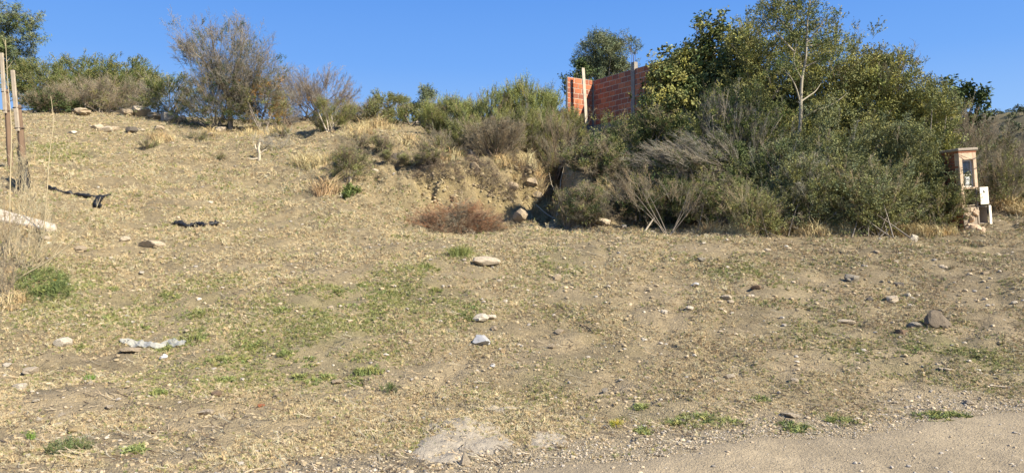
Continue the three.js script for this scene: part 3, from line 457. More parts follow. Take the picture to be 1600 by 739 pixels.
bush('tangled_shrub', 'brown tangled shrub overhanging the dark hollow', 'shrub', THICKET, { u: 926, d: 17.6, top: 214, w: 110, lobes: [[0, 0.6, 0, 0.85, 0.38], [0, 0.3, 0.2, 0.9, 0.3]], clumps: 60, stems: 14, foot: 0.4, bark: M.barkDark, layers: [leaves(SPRAY.small, C.olive, 520, 0.26, { mixTo: C.dark, mix: 0.5 }), twigs(SPRAY.tangle, C.twigBrown, 330, 0.45)] });
bush('tangled_shrub', 'low dark tangled shrub in the shade at the thicket front', 'shrub', THICKET, { u: 986, d: 16.8, top: 268, w: 120, clumps: 50, stems: 14, foot: 0.4, bark: M.barkDark, layers: [leaves(SPRAY.small, C.dark, 200, 0.24, { mixTo: C.olive }), twigs(SPRAY.tangle, C.twigBrown, 260, 0.4)] });
bush('tangled_shrub', 'tangled shrub with dark leaves behind the dead tan shrub', 'shrub', THICKET, { u: 1090, d: 17, top: 228, w: 110, clumps: 60, stems: 14, foot: 0.4, bark: M.barkDark, layers: [leaves(SPRAY.small, C.dark, 420, 0.26, { mixTo: C.olive }), twigs(SPRAY.tangle, C.twigGrey, 220, 0.42)] });
bush('tangled_shrub', 'dark leafy tangle growing on the wall of the dark hollow', 'shrub', THICKET, { u: 918, d: 16.1, top: 284, w: 66, clumps: 34, stems: 12, foot: 0.3, r0: 0.014, bark: M.barkDark, layers: [leaves(SPRAY.small, C.dark, 180, 0.22, { mixTo: C.olive, mix: 0.3 }), twigs(SPRAY.tangle, C.twigBrown, 220, 0.34)] });
bush('tangled_shrub', 'dark tangle under the grey arching shrub', 'shrub', THICKET, { u: 1046, d: 16.4, top: 268, w: 120, clumps: 50, stems: 14, foot: 0.4, r0: 0.014, bark: M.barkDark, layers: [leaves(SPRAY.small, C.dark, 800, 0.22, { mixTo: C.olive, mix: 0.4 }), twigs(SPRAY.tangle, C.twigBrown, 150, 0.34)] });
bush('dry_bush', 'dry brown weeds at the mouth of the dark hollow', 'shrub', null, { u: 892, d: 16.2, top: 306, w: 60, clumps: 24, stems: 9, foot: 0.2, r0: 0.012, layers: [twigs(SPRAY.broom, C.twigBrown, 130, 0.3), leaves(SPRAY.small, C.olive, 60, 0.2)] });
{ // sapling with a pale bare trunk
  const d = 16.6, base = gAt(1236, 17.0), X = u => px(u - 1236, d), Y = v => yAt(v, d) - base.y, g = thing('sapling', 'slender sapling with a pale trunk and thin open crown over the thicket', 'tree', base, THICKET), b = new Build(), ends = [];
  const run = (pts, r0, r1) => { const c = new THREE.CatmullRomCurve3(pts.map(([u, v, z]) => V(X(u), Y(v), z))), p = c.getPoints(pts.length * 4); b.tube(p, p.map((_, k) => r0 + (r1 - r0) * k / (p.length - 1)), 7); return p; };
  b.tube([V(0, -0.1, 0), V(X(1237), Y(236), 0.35)], [0.05, 0.045], 7);
  const tr = run([[1237, 236, 0.35], [1241, 190, 0.4], [1242, 150, 0.4], [1244, 120, 0.4], [1250, 92, 0.38], [1252, 60, 0.35], [1256, 20, 0.3], [1262, -12, 0.25]], 0.045, 0.01);
  for (const l of [[[1242, 122, 0.4], [1230, 106, 0.5], [1228, 90, 0.5], [1232, 70, 0.5], [1222, 40, 0.5], [1214, 12, 0.5]], [[1240, 158, 0.4], [1232, 140, 0.5], [1222, 126, 0.6], [1210, 112, 0.6], [1200, 102, 0.6]], [[1243, 186, 0.4], [1262, 174, 0.5], [1280, 168, 0.5], [1300, 156, 0.5], [1312, 146, 0.5]], [[1249, 104, 0.38], [1262, 98, 0.4], [1276, 92, 0.4], [1286, 84, 0.3]], [[1240, 160, 0.4], [1258, 148, 0.3], [1270, 140, 0.2], [1282, 126, 0.1]], [[1252, 66, 0.35], [1270, 44, 0.4], [1284, 22, 0.4]], [[1254, 40, 0.3], [1240, 16, 0.2], [1232, -8, 0.1]], [[1228, 82, 0.5], [1208, 60, 0.5], [1190, 40, 0.5], [1180, 26, 0.5]], [[1252, 70, 0.3], [1276, 66, 0.2], [1300, 58, 0.1]], [[1226, 54, 0.5], [1200, 20, 0.4], [1192, 4, 0.3]]]) { const p = run(l, 0.021, 0.006); ends.push(...p.slice(-Math.ceil(p.length * 0.5))); }
  ends.push(...tr.slice(-12)); part('trunk', b.geo(), mat(rgb(0.34, 0.30, 0.22), 0.95), g);
  const list = []; for (let k = 0; k < 520; k++) { const e = ends[Math.floor(rng() * ends.length)]; if (e.y < Y(112) && rng() < 0.8) continue; const p = e.clone().add(V(gauss() * 0.26, gauss() * 0.16, gauss() * 0.26)), dir = V(gauss(), 0.35 + gauss() * 0.4, gauss()); list.push([p, aim(dir, R(0, 6)), R(0.2, 0.38), jitter(rng() < 0.5 ? C.olive : C.green)]); }
  copies('crown', SPRAY.small[1], M.leaf, list, g);
}
// ---------------------------------------------------------------- beyond the pillar
bush('broadleaf_tree', 'dark broadleaf tree standing up behind the meter pillar', 'tree', null, { u: 1500, d: 25, top: 116, w: 104, lobes: [[-0.2, 0.78, 0, 0.55, 0.18], [0.3, 0.68, 0, 0.62, 0.18], [0, 0.5, 0, 0.6, 0.2]], trunk: 2.0, r0: 0.08, clumps: 46, bark: M.barkDark, layers: [leaves(SPRAY.broad, C.dark, 270, 0.46, { mixTo: C.green })] });
bush('feathery_shrub', 'olive feathery shrub under the broadleaf tree behind the pillar', 'shrub', null, { u: 1478, d: 21.5, top: 150, w: 110, clumps: 60, stems: 14, foot: 0.4, layers: [leaves(SPRAY.feather, C.olive, 330, 0.5, { mixTo: C.green }), twigs(SPRAY.broom, C.twigBrown, 160, 0.5)] });
bush('leafless_shrub', 'brown leafless shrub just behind the meter pillar', 'shrub', null, { u: 1526, d: 20, top: 192, w: 140, clumps: 60, stems: 18, foot: 0.4, bark: M.barkBrown, layers: [twigs(SPRAY.broom, [0.25, 0.21, 0.145], 480, 0.55), leaves(SPRAY.small, C.olive, 260, 0.25)] });
bush('leafless_shrub', 'wide grey leafless shrub on the slope past the meter pillar', 'shrub', null, { u: 1604, d: 22, top: 236, w: 130, clumps: 60, stems: 18, foot: 0.5, bark: M.barkBrown, layers: [twigs(SPRAY.broom, [0.24, 0.205, 0.145], 480, 0.5), leaves(SPRAY.small, C.olive, 320, 0.28)] });
bush('dry_bush', 'small leafy bush among the leafless shrubs past the pillar', 'shrub', null, { u: 1578, d: 18.6, top: 240, w: 60, clumps: 30, stems: 9, foot: 0.2, r0: 0.015, layers: [leaves(SPRAY.small, C.olive, 150, 0.24), twigs(SPRAY.broom, C.twigBrown, 150, 0.4)] });
bush('leafless_shrub', 'leafless shrub at the far edge of the slope by the hill', 'shrub', null, { u: 1700, d: 23, top: 236, w: 130, clumps: 50, stems: 14, foot: 0.4, bark: M.barkBrown, layers: [twigs(SPRAY.broom, C.twigBrown, 330, 0.6)] });
// ---------------------------------------------------------------- unfinished brick building on the slope
{
  const brickTones = [[0.48, 0.16, 0.075], [0.43, 0.14, 0.065], [0.53, 0.19, 0.09], [0.38, 0.125, 0.065], [0.31, 0.115, 0.07]].map(c => mat(rgb(...c), 0.92, { map: grainMap, bumpMap: grainBump, bumpScale: 0.006 }));
  const mortarMat = mat(rgb(0.56, 0.48, 0.38), 1, { map: grainMap, bumpMap: grainBump, bumpScale: 0.012 }), concrete = mat(rgb(0.30, 0.275, 0.235), 0.98, { map: grainMap, bumpMap: grainBump, bumpScale: 0.01 });
  const x0 = (928 - CU) / F * 28, floorY = yAt(197, 28), g = thing('unfinished_brick_house', 'unfinished red hollow brick house walls meeting in a corner above the bank', 'building', V(x0, floorY, -28));
  g.rotation.y = -1.009;
  const L = 0.335, HH = 0.192, GAP = 0.025, courses = 9, th = 0.13;
  const full = boxUv(new RoundedBoxGeometry(L - GAP, HH - GAP, th, 1, 0.006)), halfB = boxUv(new RoundedBoxGeometry(L / 2 - GAP, HH - GAP, th, 1, 0.006));
  const wall = (name, len, along) => {
    const core = boxUv(new THREE.BoxGeometry(along ? th - 0.022 : len, courses * HH, along ? len : th - 0.022)), w = part(name, core, mortarMat, g);
    w.position.set(along ? 0 : len / 2, courses * HH / 2, along ? len / 2 : 0);
    for (let r = 0; r < courses; r++) for (let s = r % 2 ? 0 : -L / 2; s < len - 0.05; s += L) {
      const isHalf = s < -0.01 || s + L > len + 0.02, cx = s < -0.01 ? L / 4 : isHalf ? s + L / 4 : s + L / 2; if (cx > len) continue;
      const b = part('brick', isHalf ? halfB : full, pick(brickTones), w);
      const q = cx - len / 2; b.position.set(along ? R(-0.004, 0.004) : q, (r + 0.5 - courses / 2) * HH + R(-0.003, 0.003), along ? q : R(-0.004, 0.004)); b.rotation.y = along ? Math.PI / 2 : 0; b.rotation.z = R(-0.008, 0.008);
    }
    return w;
  };
  wall('long_wall', 6.03, false); const sw = wall('short_wall', 1.17, true); sw.position.z += 0.12;
  const col = (x, z, w, h, y0) => { const c = part('concrete_column', boxUv(new RoundedBoxGeometry(w, h, 0.17, 1, 0.008)), concrete, g); c.position.set(x, y0 + h / 2, z); };
  col(2.32, 0.006, 0.17, courses * HH + 0.30, -0.05); col(0.012, 0.004, 0.19, courses * HH - 0.02, -0.04);
  for (let k = 0; k < 4; k++) { const b = new Build(); b.tube([V(0, 0, 0), V(gauss() * 0.03, 0.3, gauss() * 0.03), V(gauss() * 0.1 - 0.08, R(0.5, 0.72), gauss() * 0.06)], [0.007, 0.007, 0.007], 5, true); part('rebar', b.geo(), mat(rgb(0.10, 0.06, 0.045), 0.8), g).position.set(2.22 + (k % 2) * 0.10, courses * HH + 0.2, (k > 1 ? 0.05 : -0.04)); }
  const f1 = part('foundation', boxUv(new THREE.BoxGeometry(6.2, 1.0, 0.3)), concrete, g); f1.position.set(3.0, -0.52, 0); const f2 = part('foundation', boxUv(new THREE.BoxGeometry(0.3, 1.0, 1.2)), concrete, g); f2.position.set(0, -0.525, 0.76);
  const pb = boxUv(new RoundedBoxGeometry(0.13, 2.1, 0.03, 1, 0.006)), pl = single('wooden_plank', pb, mat(rgb(0.62, 0.55, 0.44), 0.9, { map: woodMap }), V(px(914 - CU, 27.05), yAt(150, 27.05), -27.05), 'pale wooden plank standing against the short brick wall', 'plank'); pl.rotation.set(-0.06, 0.55, 0.07);
  for (let k = 0; k < 2; k++) { const d = 21.5, b = new Build(), p = gAt(1094 + k * 62, d), top = yAt(k ? 38 : 34, d) - p.y; for (const o of [-0.07, 0, 0.08]) b.tube([V(o, -0.2, 0), V(o * 1.1, top * 0.7, 0), V(o * 1.2 + gauss() * 0.02, top + gauss() * 0.1, 0)], [0.012, 0.012, 0.012], 5, true); single('rebar_bundle', b.geo(), mat(rgb(0.10, 0.06, 0.045), 0.8), p, ['rusty rebar tips sticking up out of the dark broadleaf tree', 'rusty rebar tips between the broadleaf tree and the sapling crown'][k], 'rebar'); }
}
// ---------------------------------------------------------------- utility meter pillar
{
  const base = gAt(1508, 15.7), g = thing('meter_pillar', 'leaning brick utility meter pillar with open boxes at the edge of the thicket', 'pillar', base); g.rotation.set(0, 0.235, 0.075, 'ZYX'); g.scale.setScalar(0.92);
  const plaster = mat(rgb(0.62, 0.47, 0.33), 0.97, { map: grainMap, bumpMap: grainBump, bumpScale: 0.01 }), mortar = mat(rgb(0.34, 0.28, 0.21), 1, { map: grainMap, bumpMap: grainBump, bumpScale: 0.01 }), white = mat(rgb(0.88, 0.82, 0.68), 0.6, { map: grainMap }), dark = mat(rgb(0.05, 0.045, 0.04), 0.9), cement = mat(rgb(0.36, 0.31, 0.25), 1, { map: grainMap });
  const reds = [[0.32, 0.12, 0.065], [0.27, 0.10, 0.06], [0.36, 0.15, 0.08]].map(c => mat(rgb(...c), 0.95, { map: grainMap }));
  const bx = (name, w, h, d, x, y, z, m, parent = g, r = 0.006) => { const q = part(name, boxUv(new RoundedBoxGeometry(w, h, d, 1, r)), m, parent); q.position.set(x, y, z); return q; };
  const core = bx('core', 0.44, 2.0, 0.20, 0, 0.9, -0.13, mortar); bx('side_wall', 0.03, 2.0, 0.28, -0.205, 0.9, 0.10, mortar); bx('side_wall', 0.03, 1.0, 0.26, 0.20, 0.62, 0.10, mortar); bx('inner_shelf', 0.37, 0.03, 0.24, 0, 0.98, 0.08, mortar); bx('inner_shelf', 0.37, 0.03, 0.24, 0, 0.60, 0.08, mortar);
  const bg = boxUv(new RoundedBoxGeometry(0.03, 0.052, 0.215, 1, 0.004)), hg = boxUv(new RoundedBoxGeometry(0.03, 0.052, 0.1, 1, 0.004));
  for (let r = 0; r < 29; r++) { const y = 0.03 + r * 0.064 - 0.9, ks = r % 2 ? [[-0.115, bg], [0.115, bg]] : [[-0.175, hg], [0, bg], [0.175, hg]]; for (const [z, gg] of ks) { const b = part('brick', gg, pick(reds), core); b.position.set(-0.222 + R(-0.003, 0.003), y, z + 0.13); } }
  bx('plaster_edge', 0.085, 1.32, 0.13, -0.197, 1.2, 0.178, plaster); bx('plaster_edge', 0.085, 0.86, 0.13, 0.197, 1.43, 0.178, plaster);
  bx('plaster_edge', 0.305, 0.20, 0.128, 0, 1.755, 0.177, plaster); bx('plaster_edge', 0.305, 0.045, 0.128, 0, 1.0, 0.177, plaster);
  bx('side_panel', 0.03, 0.86, 0.36, 0.236, 1.43, -0.02, plaster);
  const cap = bx('cap', 0.56, 0.06, 0.56, 0, 1.895, 0, cement, g, 0.015); bx('cap_brick_course', 0.50, 0.05, 0.50, 0, 1.842, 0, reds[2]);
  const win = bx('meter_window', 0.30, 0.62, 0.02, 0, 1.335, -0.01, mat(rgb(0.34, 0.31, 0.27), 0.8));
  for (const [w, h, x, y] of [[0.03, 0.62, -0.135, 0], [0.03, 0.62, 0.135, 0], [0.24, 0.03, 0, 0.295], [0.24, 0.03, 0, -0.295], [0.24, 0.028, 0, -0.03]]) bx('frame', w, h, 0.03, x, y, 0.19, mat(rgb(0.5, 0.47, 0.42), 0.7), win, 0.003);
  bx('pane', 0.235, 0.265, 0.006, 0, 0.13, 0.19, pmat(rgb(0.9, 0.92, 0.92), 0.06, { transmission: 1, thickness: 0 }), win, 0.002); bx('meter', 0.15, 0.2, 0.10, 0.035, -0.16, 0.13, mat(rgb(0.55, 0.56, 0.56), 0.5), win, 0.01);
  
  const ud = bx('meter_door', 0.26, 0.40, 0.02, 0.36, 0.80, 0.27, white, g, 0.008); ud.rotation.y = 0.08; bx('handle', 0.03, 0.012, 0.02, 0.0, 0.08, 0.016, dark, ud, 0.003); bx('handle', 0.012, 0.05, 0.02, -0.02, 0.10, 0.016, dark, ud, 0.003);
  bx('base', 0.40, 0.62, 0.2, -0.01, 0.25, 0.12, mortar, g, 0.03); for (const [x, y, z, s] of [[-0.1, 0.1, 0.24, 0.12], [0.1, 0.06, 0.26, 0.14], [0.0, 0.27, 0.22, 0.09], [-0.12, 0.38, 0.21, 0.1], [0.12, 0.42, 0.2, 0.1], [0.03, 0.5, 0.2, 0.07], [0.2, 0.0, 0.3, 0.1]]) { const q = part('broken_plaster', rockGeo(Math.round(x * 100 + y * 300 + 500), 0.8, 10, 0.3, 2), plaster, g); q.position.set(x, y, z); q.scale.setScalar(s); q.rotation.set(x * 9, y * 9, z * 9); }
  const lb = bx('lower_box', 0.24, 0.40, 0.02, 0.35, 0.36, 0.0, mat(rgb(0.32, 0.30, 0.26), 0.8)); for (const [w, h, x, y] of [[0.016, 0.40, -0.112, 0], [0.016, 0.40, 0.112, 0], [0.206, 0.016, 0, 0.192], [0.206, 0.016, 0, -0.192]]) bx('box_side', w, h, 0.2, x, y, 0.112, cement, lb, 0.003);
  const ld = bx('meter_door', 0.2, 0.44, 0.02, 0.525, 0.35, 0.24, white, g, 0.008); ld.rotation.y = 0.55; ld.rotation.z = -0.03;
  const wires = [[[-0.25, 1.78, 0.26], [0.05, 1.66, 0.29], [0.3, 1.72, 0.27]], [[-0.3, 1.5, 0.26], [0, 1.43, 0.29], [0.3, 1.47, 0.26]]]; for (const w of wires) { const b = new Build(), c = new THREE.CatmullRomCurve3(w.map(a => V(...a))).getPoints(10); b.tube(c, c.map(() => 0.005), 5); part('wire', b.geo(), dark, g); }
}
// ---------------------------------------------------------------- wooden stakes
{
  const wood = mat(rgb(0.235, 0.16, 0.105), 0.95, { map: woodMap }), pale = mat(rgb(0.55, 0.47, 0.36), 0.9, { map: woodMap }), black = mat(rgb(0.012, 0.012, 0.013), 0.55), wire = mat(rgb(0.06, 0.05, 0.045), 0.6);
  const post = (geoR, h, r) => { const b = new THREE.CylinderGeometry(r * 0.82, r, h, 14, 10); const p = b.attributes.position; for (let i = 0; i < p.count; i++) { const y = p.getY(i), k = 1 + 0.09 * n2(p.getX(i) * 20 + geoR, y * 2) + 0.05 * n2(Math.atan2(p.getX(i), p.getZ(i)) * 3, geoR + y); p.setXYZ(i, p.getX(i) * k, y, p.getZ(i) * k); } b.computeVertexNormals(); return b; };
  const mk = (u, d, tilt, ph, pr, sh, label, wrap) => {
    const base = gAt(u, d), g = thing('wooden_stake', label, 'stake', base, 'wooden stakes'); g.rotation.z = tilt;
    part('post', post(u, ph + 0.2, pr), wood, g).position.y = ph / 2 - 0.1;
    const s = part('slat', boxUv(new RoundedBoxGeometry(0.075, sh, 0.04, 1, 0.006)), pale, g); s.position.set(0.01, ph + sh / 2 - 0.55, pr + 0.026);
    for (const y of [ph - 0.06, ph - 0.48]) { const t = part('wire_tie', new THREE.TorusGeometry(pr * 1.12, 0.008, 6, 20), wire, g); t.rotation.x = Math.PI / 2 + 0.06; t.position.set(0, y, 0.018); t.scale.set(1, 1.35, 1); }
    if (wrap) {
      const q = new THREE.CylinderGeometry(pr * 1.12, pr * 1.5, 0.74, 18, 8, true), p = q.attributes.position; for (let i = 0; i < p.count; i++) { const a = Math.atan2(p.getZ(i), p.getX(i)), y = p.getY(i), top = y > 0.36 ? 0.16 * Math.cos(a - 3.0) : 0, k = 1 + 0.14 * n2(a * 2.2, y * 5); p.setXYZ(i, p.getX(i) * k, y + top, p.getZ(i) * k); }
      q.computeVertexNormals(); part('black_plastic_wrap', q, black, g).position.y = 0.33;
    }
  };
  mk(38, 15, 0.085, 1.72, 0.07, 1.25, 'wooden stake with a pale slat tied on and black plastic round its foot', true);
  mk(15, 16.4, 0.06, 1.75, 0.062, 1.35, 'plain wooden stake with a pale slat tied on, without plastic at its foot', false);
  // black plastic scraps
  const strip = (label, pts, w, lift) => {
    const c = new THREE.CatmullRomCurve3(pts.map(([u, v]) => { const p = onRay(u, v); p.y += lift; return p; })), n = 40, b = new Build(); const P = c.getPoints(n); let prev;
    const rs = P.map((_, k) => w * (0.7 + 0.5 * n2(k * 0.3, pts[0][0])) * Math.min(1, 0.3 + Math.min(k, n - k) * 0.25)); P.forEach((p, k) => { p.y += 0.02 * n2(k * 0.45, 2); }); b.tube(P, rs.map(r => Math.max(r, 0.006)), 7, true);
    const g = b.geo(), q = g.attributes.position; for (let i = 0; i < q.count; i++) q.setY(i, q.getY(i) + 0.015 * n3(q.getX(i) * 20, q.getY(i) * 20, q.getZ(i) * 20)); g.computeVertexNormals();
    return single('black_plastic_strip', g, black, null, label, 'plastic strip');
  };
  strip('long torn black plastic strip trailing from the wrapped stake', [[72, 294], [92, 302], [118, 307], [140, 310], [154, 311], [172, 308]], 0.05, 0.04);
  strip('short torn black plastic scrap crossing the long plastic strip', [[157, 311], [151, 320], [150, 327], [157, 326]], 0.07, 0.05);
  strip('crumpled black plastic strip lying alone in the short grass', [[268, 352], [282, 353], [292, 357], [304, 354], [318, 356], [330, 354], [341, 352]], 0.055, 0.045);
  // weathered board
  const a = onRay(-40, 336), e = onRay(82, 364), len = a.distanceTo(e), lg = new RoundedBoxGeometry(0.42, len, 0.12, 5, 0.05), q = lg.attributes.position;
  for (let i = 0; i < q.count; i++) { const y = q.getY(i), tip = y > len / 2 - 0.25 ? Math.sqrt(clamp((len / 2 - y) / 0.25, 0.06, 1)) : 1, k = tip * (1 + 0.10 * n2(y * 1.6, q.getX(i) * 3)); q.setXYZ(i, q.getX(i) * k, y, q.getZ(i) * (1 + 0.25 * n2(y * 3, q.getX(i) * 8))); } lg.computeVertexNormals();
  const board = single('weathered_board', boxUv(lg, 1), mat(rgb(0.66, 0.58, 0.47), 0.95, { map: grainMap, bumpMap: grainBump, bumpScale: 0.02 }), a.clone().lerp(e, 0.5).add(V(0, 0.05, 0)), 'pale weathered board lying behind the dry weeds', 'board');
  { const y = e.clone().sub(a).normalize(), zz = normalAt(a.x, a.z), x = y.clone().cross(zz).normalize(), z2 = x.clone().cross(y); board.quaternion.setFromRotationMatrix(new THREE.Matrix4().makeBasis(x, y, z2)); }
}
// ---------------------------------------------------------------- rocks and stones
function rockGeo(seed, flat = 0.6, cuts = 6, rough = 0.16, detail = 3) {
  const r = mulberry(seed), g0 = new THREE.IcosahedronGeometry(1, detail); g0.deleteAttribute('uv'); g0.deleteAttribute('normal'); const g = mergeVertices(g0), p = g.attributes.position, planes = [];
  for (let k = 0; k < cuts; k++) planes.push([V(r() - 0.5, r() - 0.5, r() - 0.5).normalize(), 0.55 + r() * 0.3]);
  for (let i = 0; i < p.count; i++) { const v = V().fromBufferAttribute(p, i); v.multiplyScalar(1 + rough * n3(v.x * 1.4 + seed, v.y * 1.4, v.z * 1.4) + rough * 0.4 * n3(v.x * 4 + seed, v.y * 4, v.z * 4)); for (const [n, d] of planes) { const q = v.dot(n) - d; if (q > 0) v.addScaledVector(n, -q * 0.92); } v.multiplyScalar(1 + 0.025 * n3(v.x * 9, v.y * 9 + seed, v.z * 9)); p.setXYZ(i, v.x, v.y * flat, v.z); }
  return toCreasedNormals(boxUv(g, 1.5), 0.55);
}
const ROCKS = [rockGeo(1, 0.6), rockGeo(2, 0.5), rockGeo(3, 0.7), rockGeo(4, 0.45), rockGeo(5, 0.6, 8), rockGeo(6, 0.55, 9)];
const stoneMat = c => mat(rgb(...c), 0.95, { map: grainMap, bumpMap: grainBump, bumpScale: 0.02 });
const ST = { white: stoneMat([0.74, 0.66, 0.52]), pale: stoneMat([0.58, 0.49, 0.36]), tan: stoneMat([0.46, 0.37, 0.25]), brown: stoneMat([0.26, 0.18, 0.115]), grey: stoneMat([0.36, 0.32, 0.25]), dark: stoneMat([0.16, 0.14, 0.115]), brownish: stoneMat([0.30, 0.255, 0.185]), orange: stoneMat([0.50, 0.19, 0.09]), yellow: stoneMat([0.52, 0.40, 0.21]) };
function stone(u, v, w, tone, label, group, o = {}) {
  const p = onRay(u, v), W = px(w, -p.z) / 2 * 1.12, g = o.geo || pick(ROCKS), m = part(o.name || 'stone', g, ST[tone]); m.position.copy(p); m.scale.set(W, (o.h ?? 1) * W, W * (o.dz ?? 0.85)); m.position.y += W * (o.lift ?? 0.14); m.rotation.set(o.rx ?? R(-0.15, 0.15), o.ry ?? R(0, 6.3), o.rz ?? R(-0.15, 0.15)); return tag(m, label, o.cat || 'stone', group);
}
function roughHull(h) { const c = rockGeo(48, 1, 0, 0), p = c.attributes.position, n = h.toNonIndexed ? (h.index ? h.toNonIndexed() : h) : h, q = n.attributes.position, planes = []; const o = V(0, 0.3, 0); for (let i = 0; i < q.count; i += 3) { const a = V().fromBufferAttribute(q, i), b = V().fromBufferAttribute(q, i + 1), d = V().fromBufferAttribute(q, i + 2), nn = b.clone().sub(a).cross(d.clone().sub(a)).normalize(); planes.push([nn, nn.dot(a.clone().sub(o))]); } for (let i = 0; i < p.count; i++) { const v = V().fromBufferAttribute(p, i).normalize(); let t = 9; for (const [nn, dd] of planes) { const k = nn.dot(v); if (k > 1e-3) t = Math.min(t, dd / k); } t *= 1 + 0.07 * n3(v.x * 2, v.y * 2, v.z * 2) + 0.05 * n3(v.x * 6, v.y * 6, v.z * 6); p.setXYZ(i, v.x * t + o.x, v.y * t + o.y, v.z * t + o.z); } c.deleteAttribute('normal'); return toCreasedNormals(boxUv(c, 1.5), 0.45); }
// boulders with a look of their own
{ const p = onRay(1466, 512), w = px(46, -p.z) / 2.1, hull = new ConvexGeometry([[-1, -0.1, 0.1], [-0.62, 0.95, 0.05], [-0.15, 1.12, -0.15], [0.15, 0.95, 0.0], [1.15, -0.2, 0.15], [0.35, -0.25, 0.75], [-0.55, -0.2, 0.6], [-0.75, 0.35, 0.35], [0.5, 0.1, -0.8], [-0.7, 0.2, -0.6], [0.75, 0.25, -0.2]].map(v => V(...v))); hull.deleteAttribute('normal'); const m = single('boulder', roughHull(hull), stoneMat([0.215, 0.175, 0.125]), p, 'large dark brown boulder tilted on the slope below the meter pillar', 'boulder'); m.scale.setScalar(w); m.position.y += w * 0.1; }
stone(1410, 524, 21, 'brown', 'brown stone in front of the large dark brown boulder', null, { lift: 0.25 });
stone(1432, 513, 20, 'grey', 'grey rubble stone between the brown stone and the large dark brown boulder', null, {});
stone(760, 416, 42, 'pale', 'flat pale rock slab propped up in the middle of the slope', null, { name: 'flat_rock', cat: 'rock', geo: rockGeo(42, 0.32, 7, 0.14), h: 1.0, lift: 0.24, rx: 0.16, ry: 0.1, rz: -0.12, dz: 0.7 });
stone(751, 502, 26, 'white', 'larger of two white stones touching each other mid slope', null, { h: 0.8, lift: 0.2 });
stone(766, 499, 18, 'white', 'smaller of two white stones touching each other mid slope', null, { lift: 0.2 });
{ const p = onRay(726, 729), w = px(21, -p.z) / 2, hull = new ConvexGeometry([[-0.9, -0.1, 0.2], [-0.1, 1.65, -0.05], [0.1, 1.55, 0.1], [0.95, 0.2, 0.1], [0.6, -0.1, 0.8], [-0.4, -0.1, 0.85], [0.3, -0.1, -0.8], [-0.6, 0.2, -0.5], [0.5, 0.8, 0.2]].map(v => V(...v))); hull.deleteAttribute('normal'); const m = single('stone', toCreasedNormals(boxUv(hull, 1.5), 0.3), ST.pale, p, 'pointed pale stone standing on the grey bedrock by the road', 'stone'); m.scale.setScalar(w); m.position.y += 0.015; }
stone(97, 541, 28, 'white', 'rounded white stone near the clear plastic sheet', null, { geo: rockGeo(44, 0.55, 2, 0.08), lift: 0.22 });
stone(237, 384, 36, 'pale', 'broad flat pale stone below the lone black plastic strip', null, { geo: ROCKS[3], h: 0.7, lift: 0.05 });
stone(815, 347, 27, 'tan', 'squarish tan boulder on the pit floor before the dark hollow', null, { name: 'boulder', cat: 'boulder', geo: rockGeo(45, 0.85, 9, 0.15), lift: 0.5 });
stone(735, 367, 18, 'white', 'white stone in front of the reddish brush pile', null, { lift: 0.3 });
stone(940, 352, 26, 'pale', 'pale squarish rock in the shade under the tangled shrubs', null, { name: 'boulder', cat: 'boulder', lift: 0.4 });
stone(1429, 378, 14, 'white', 'upright white stone at the front of the thicket', null, { h: 1.7, lift: 0.6, ry: 0.5 });
stone(1333, 441, 24, 'grey', 'grey stone half buried in the brown slope', null, { lift: 0.35, h: 1.1 });
stone(1394, 474, 20, 'pale', 'blocky pale stone uphill of the large dark brown boulder', null, { lift: 0.35, h: 1.1 });
stone(1420, 464, 12, 'white', 'small white stone beside the blocky pale stone', null, { lift: 0.3 });
stone(407, 637, 12, 'orange', 'small orange brick fragment on the verge', null, { h: 0.7 });
stone(337, 618, 17, 'brown', 'small brown stone on the bare soil near the verge', null, { lift: 0.25 });
stone(320, 645, 28, 'pale', 'flat pale stone sunk into the bare soil', null, { geo: ROCKS[3], h: 0.6, lift: 0.02 });
stone(237, 678, 14, 'brown', 'rough brown clod on the sandy corner', null, { lift: 0.3 });
stone(115, 672, 28, 'yellow', 'yellowish stone sunk into the sandy corner', null, { h: 0.6, lift: 0.03 });
stone(205, 549, 34, 'tan', 'flat tan stone under the clear plastic sheet', null, { h: 0.4, lift: 0.0 });
stone(1236, 652, 28, 'pale', 'flat cream stone on the grassy edge of the road', null, { h: 0.5, lift: 0.1 });
stone(1480, 579, 28, 'pale', 'thin flat stone in the grass above the road edge', null, { h: 0.45, lift: 0.06 });
stone(1322, 504, 28, 'pale', 'broad pale stone sunk into the brown slope', null, { h: 0.5, lift: 0.0 });
stone(870, 436, 17, 'tan', 'tan stone on the slope in front of the dark hollow', null, { lift: 0.2 });
stone(1182, 451, 17, 'brown', 'brown stone on the slope in front of the thicket', null, { lift: 0.2 });
stone(1078, 485, 13, 'white', 'white chip of stone beside a pale stone mid slope', null, { lift: 0.25 });
const PEB = 'small pale stones scattered over the slope';
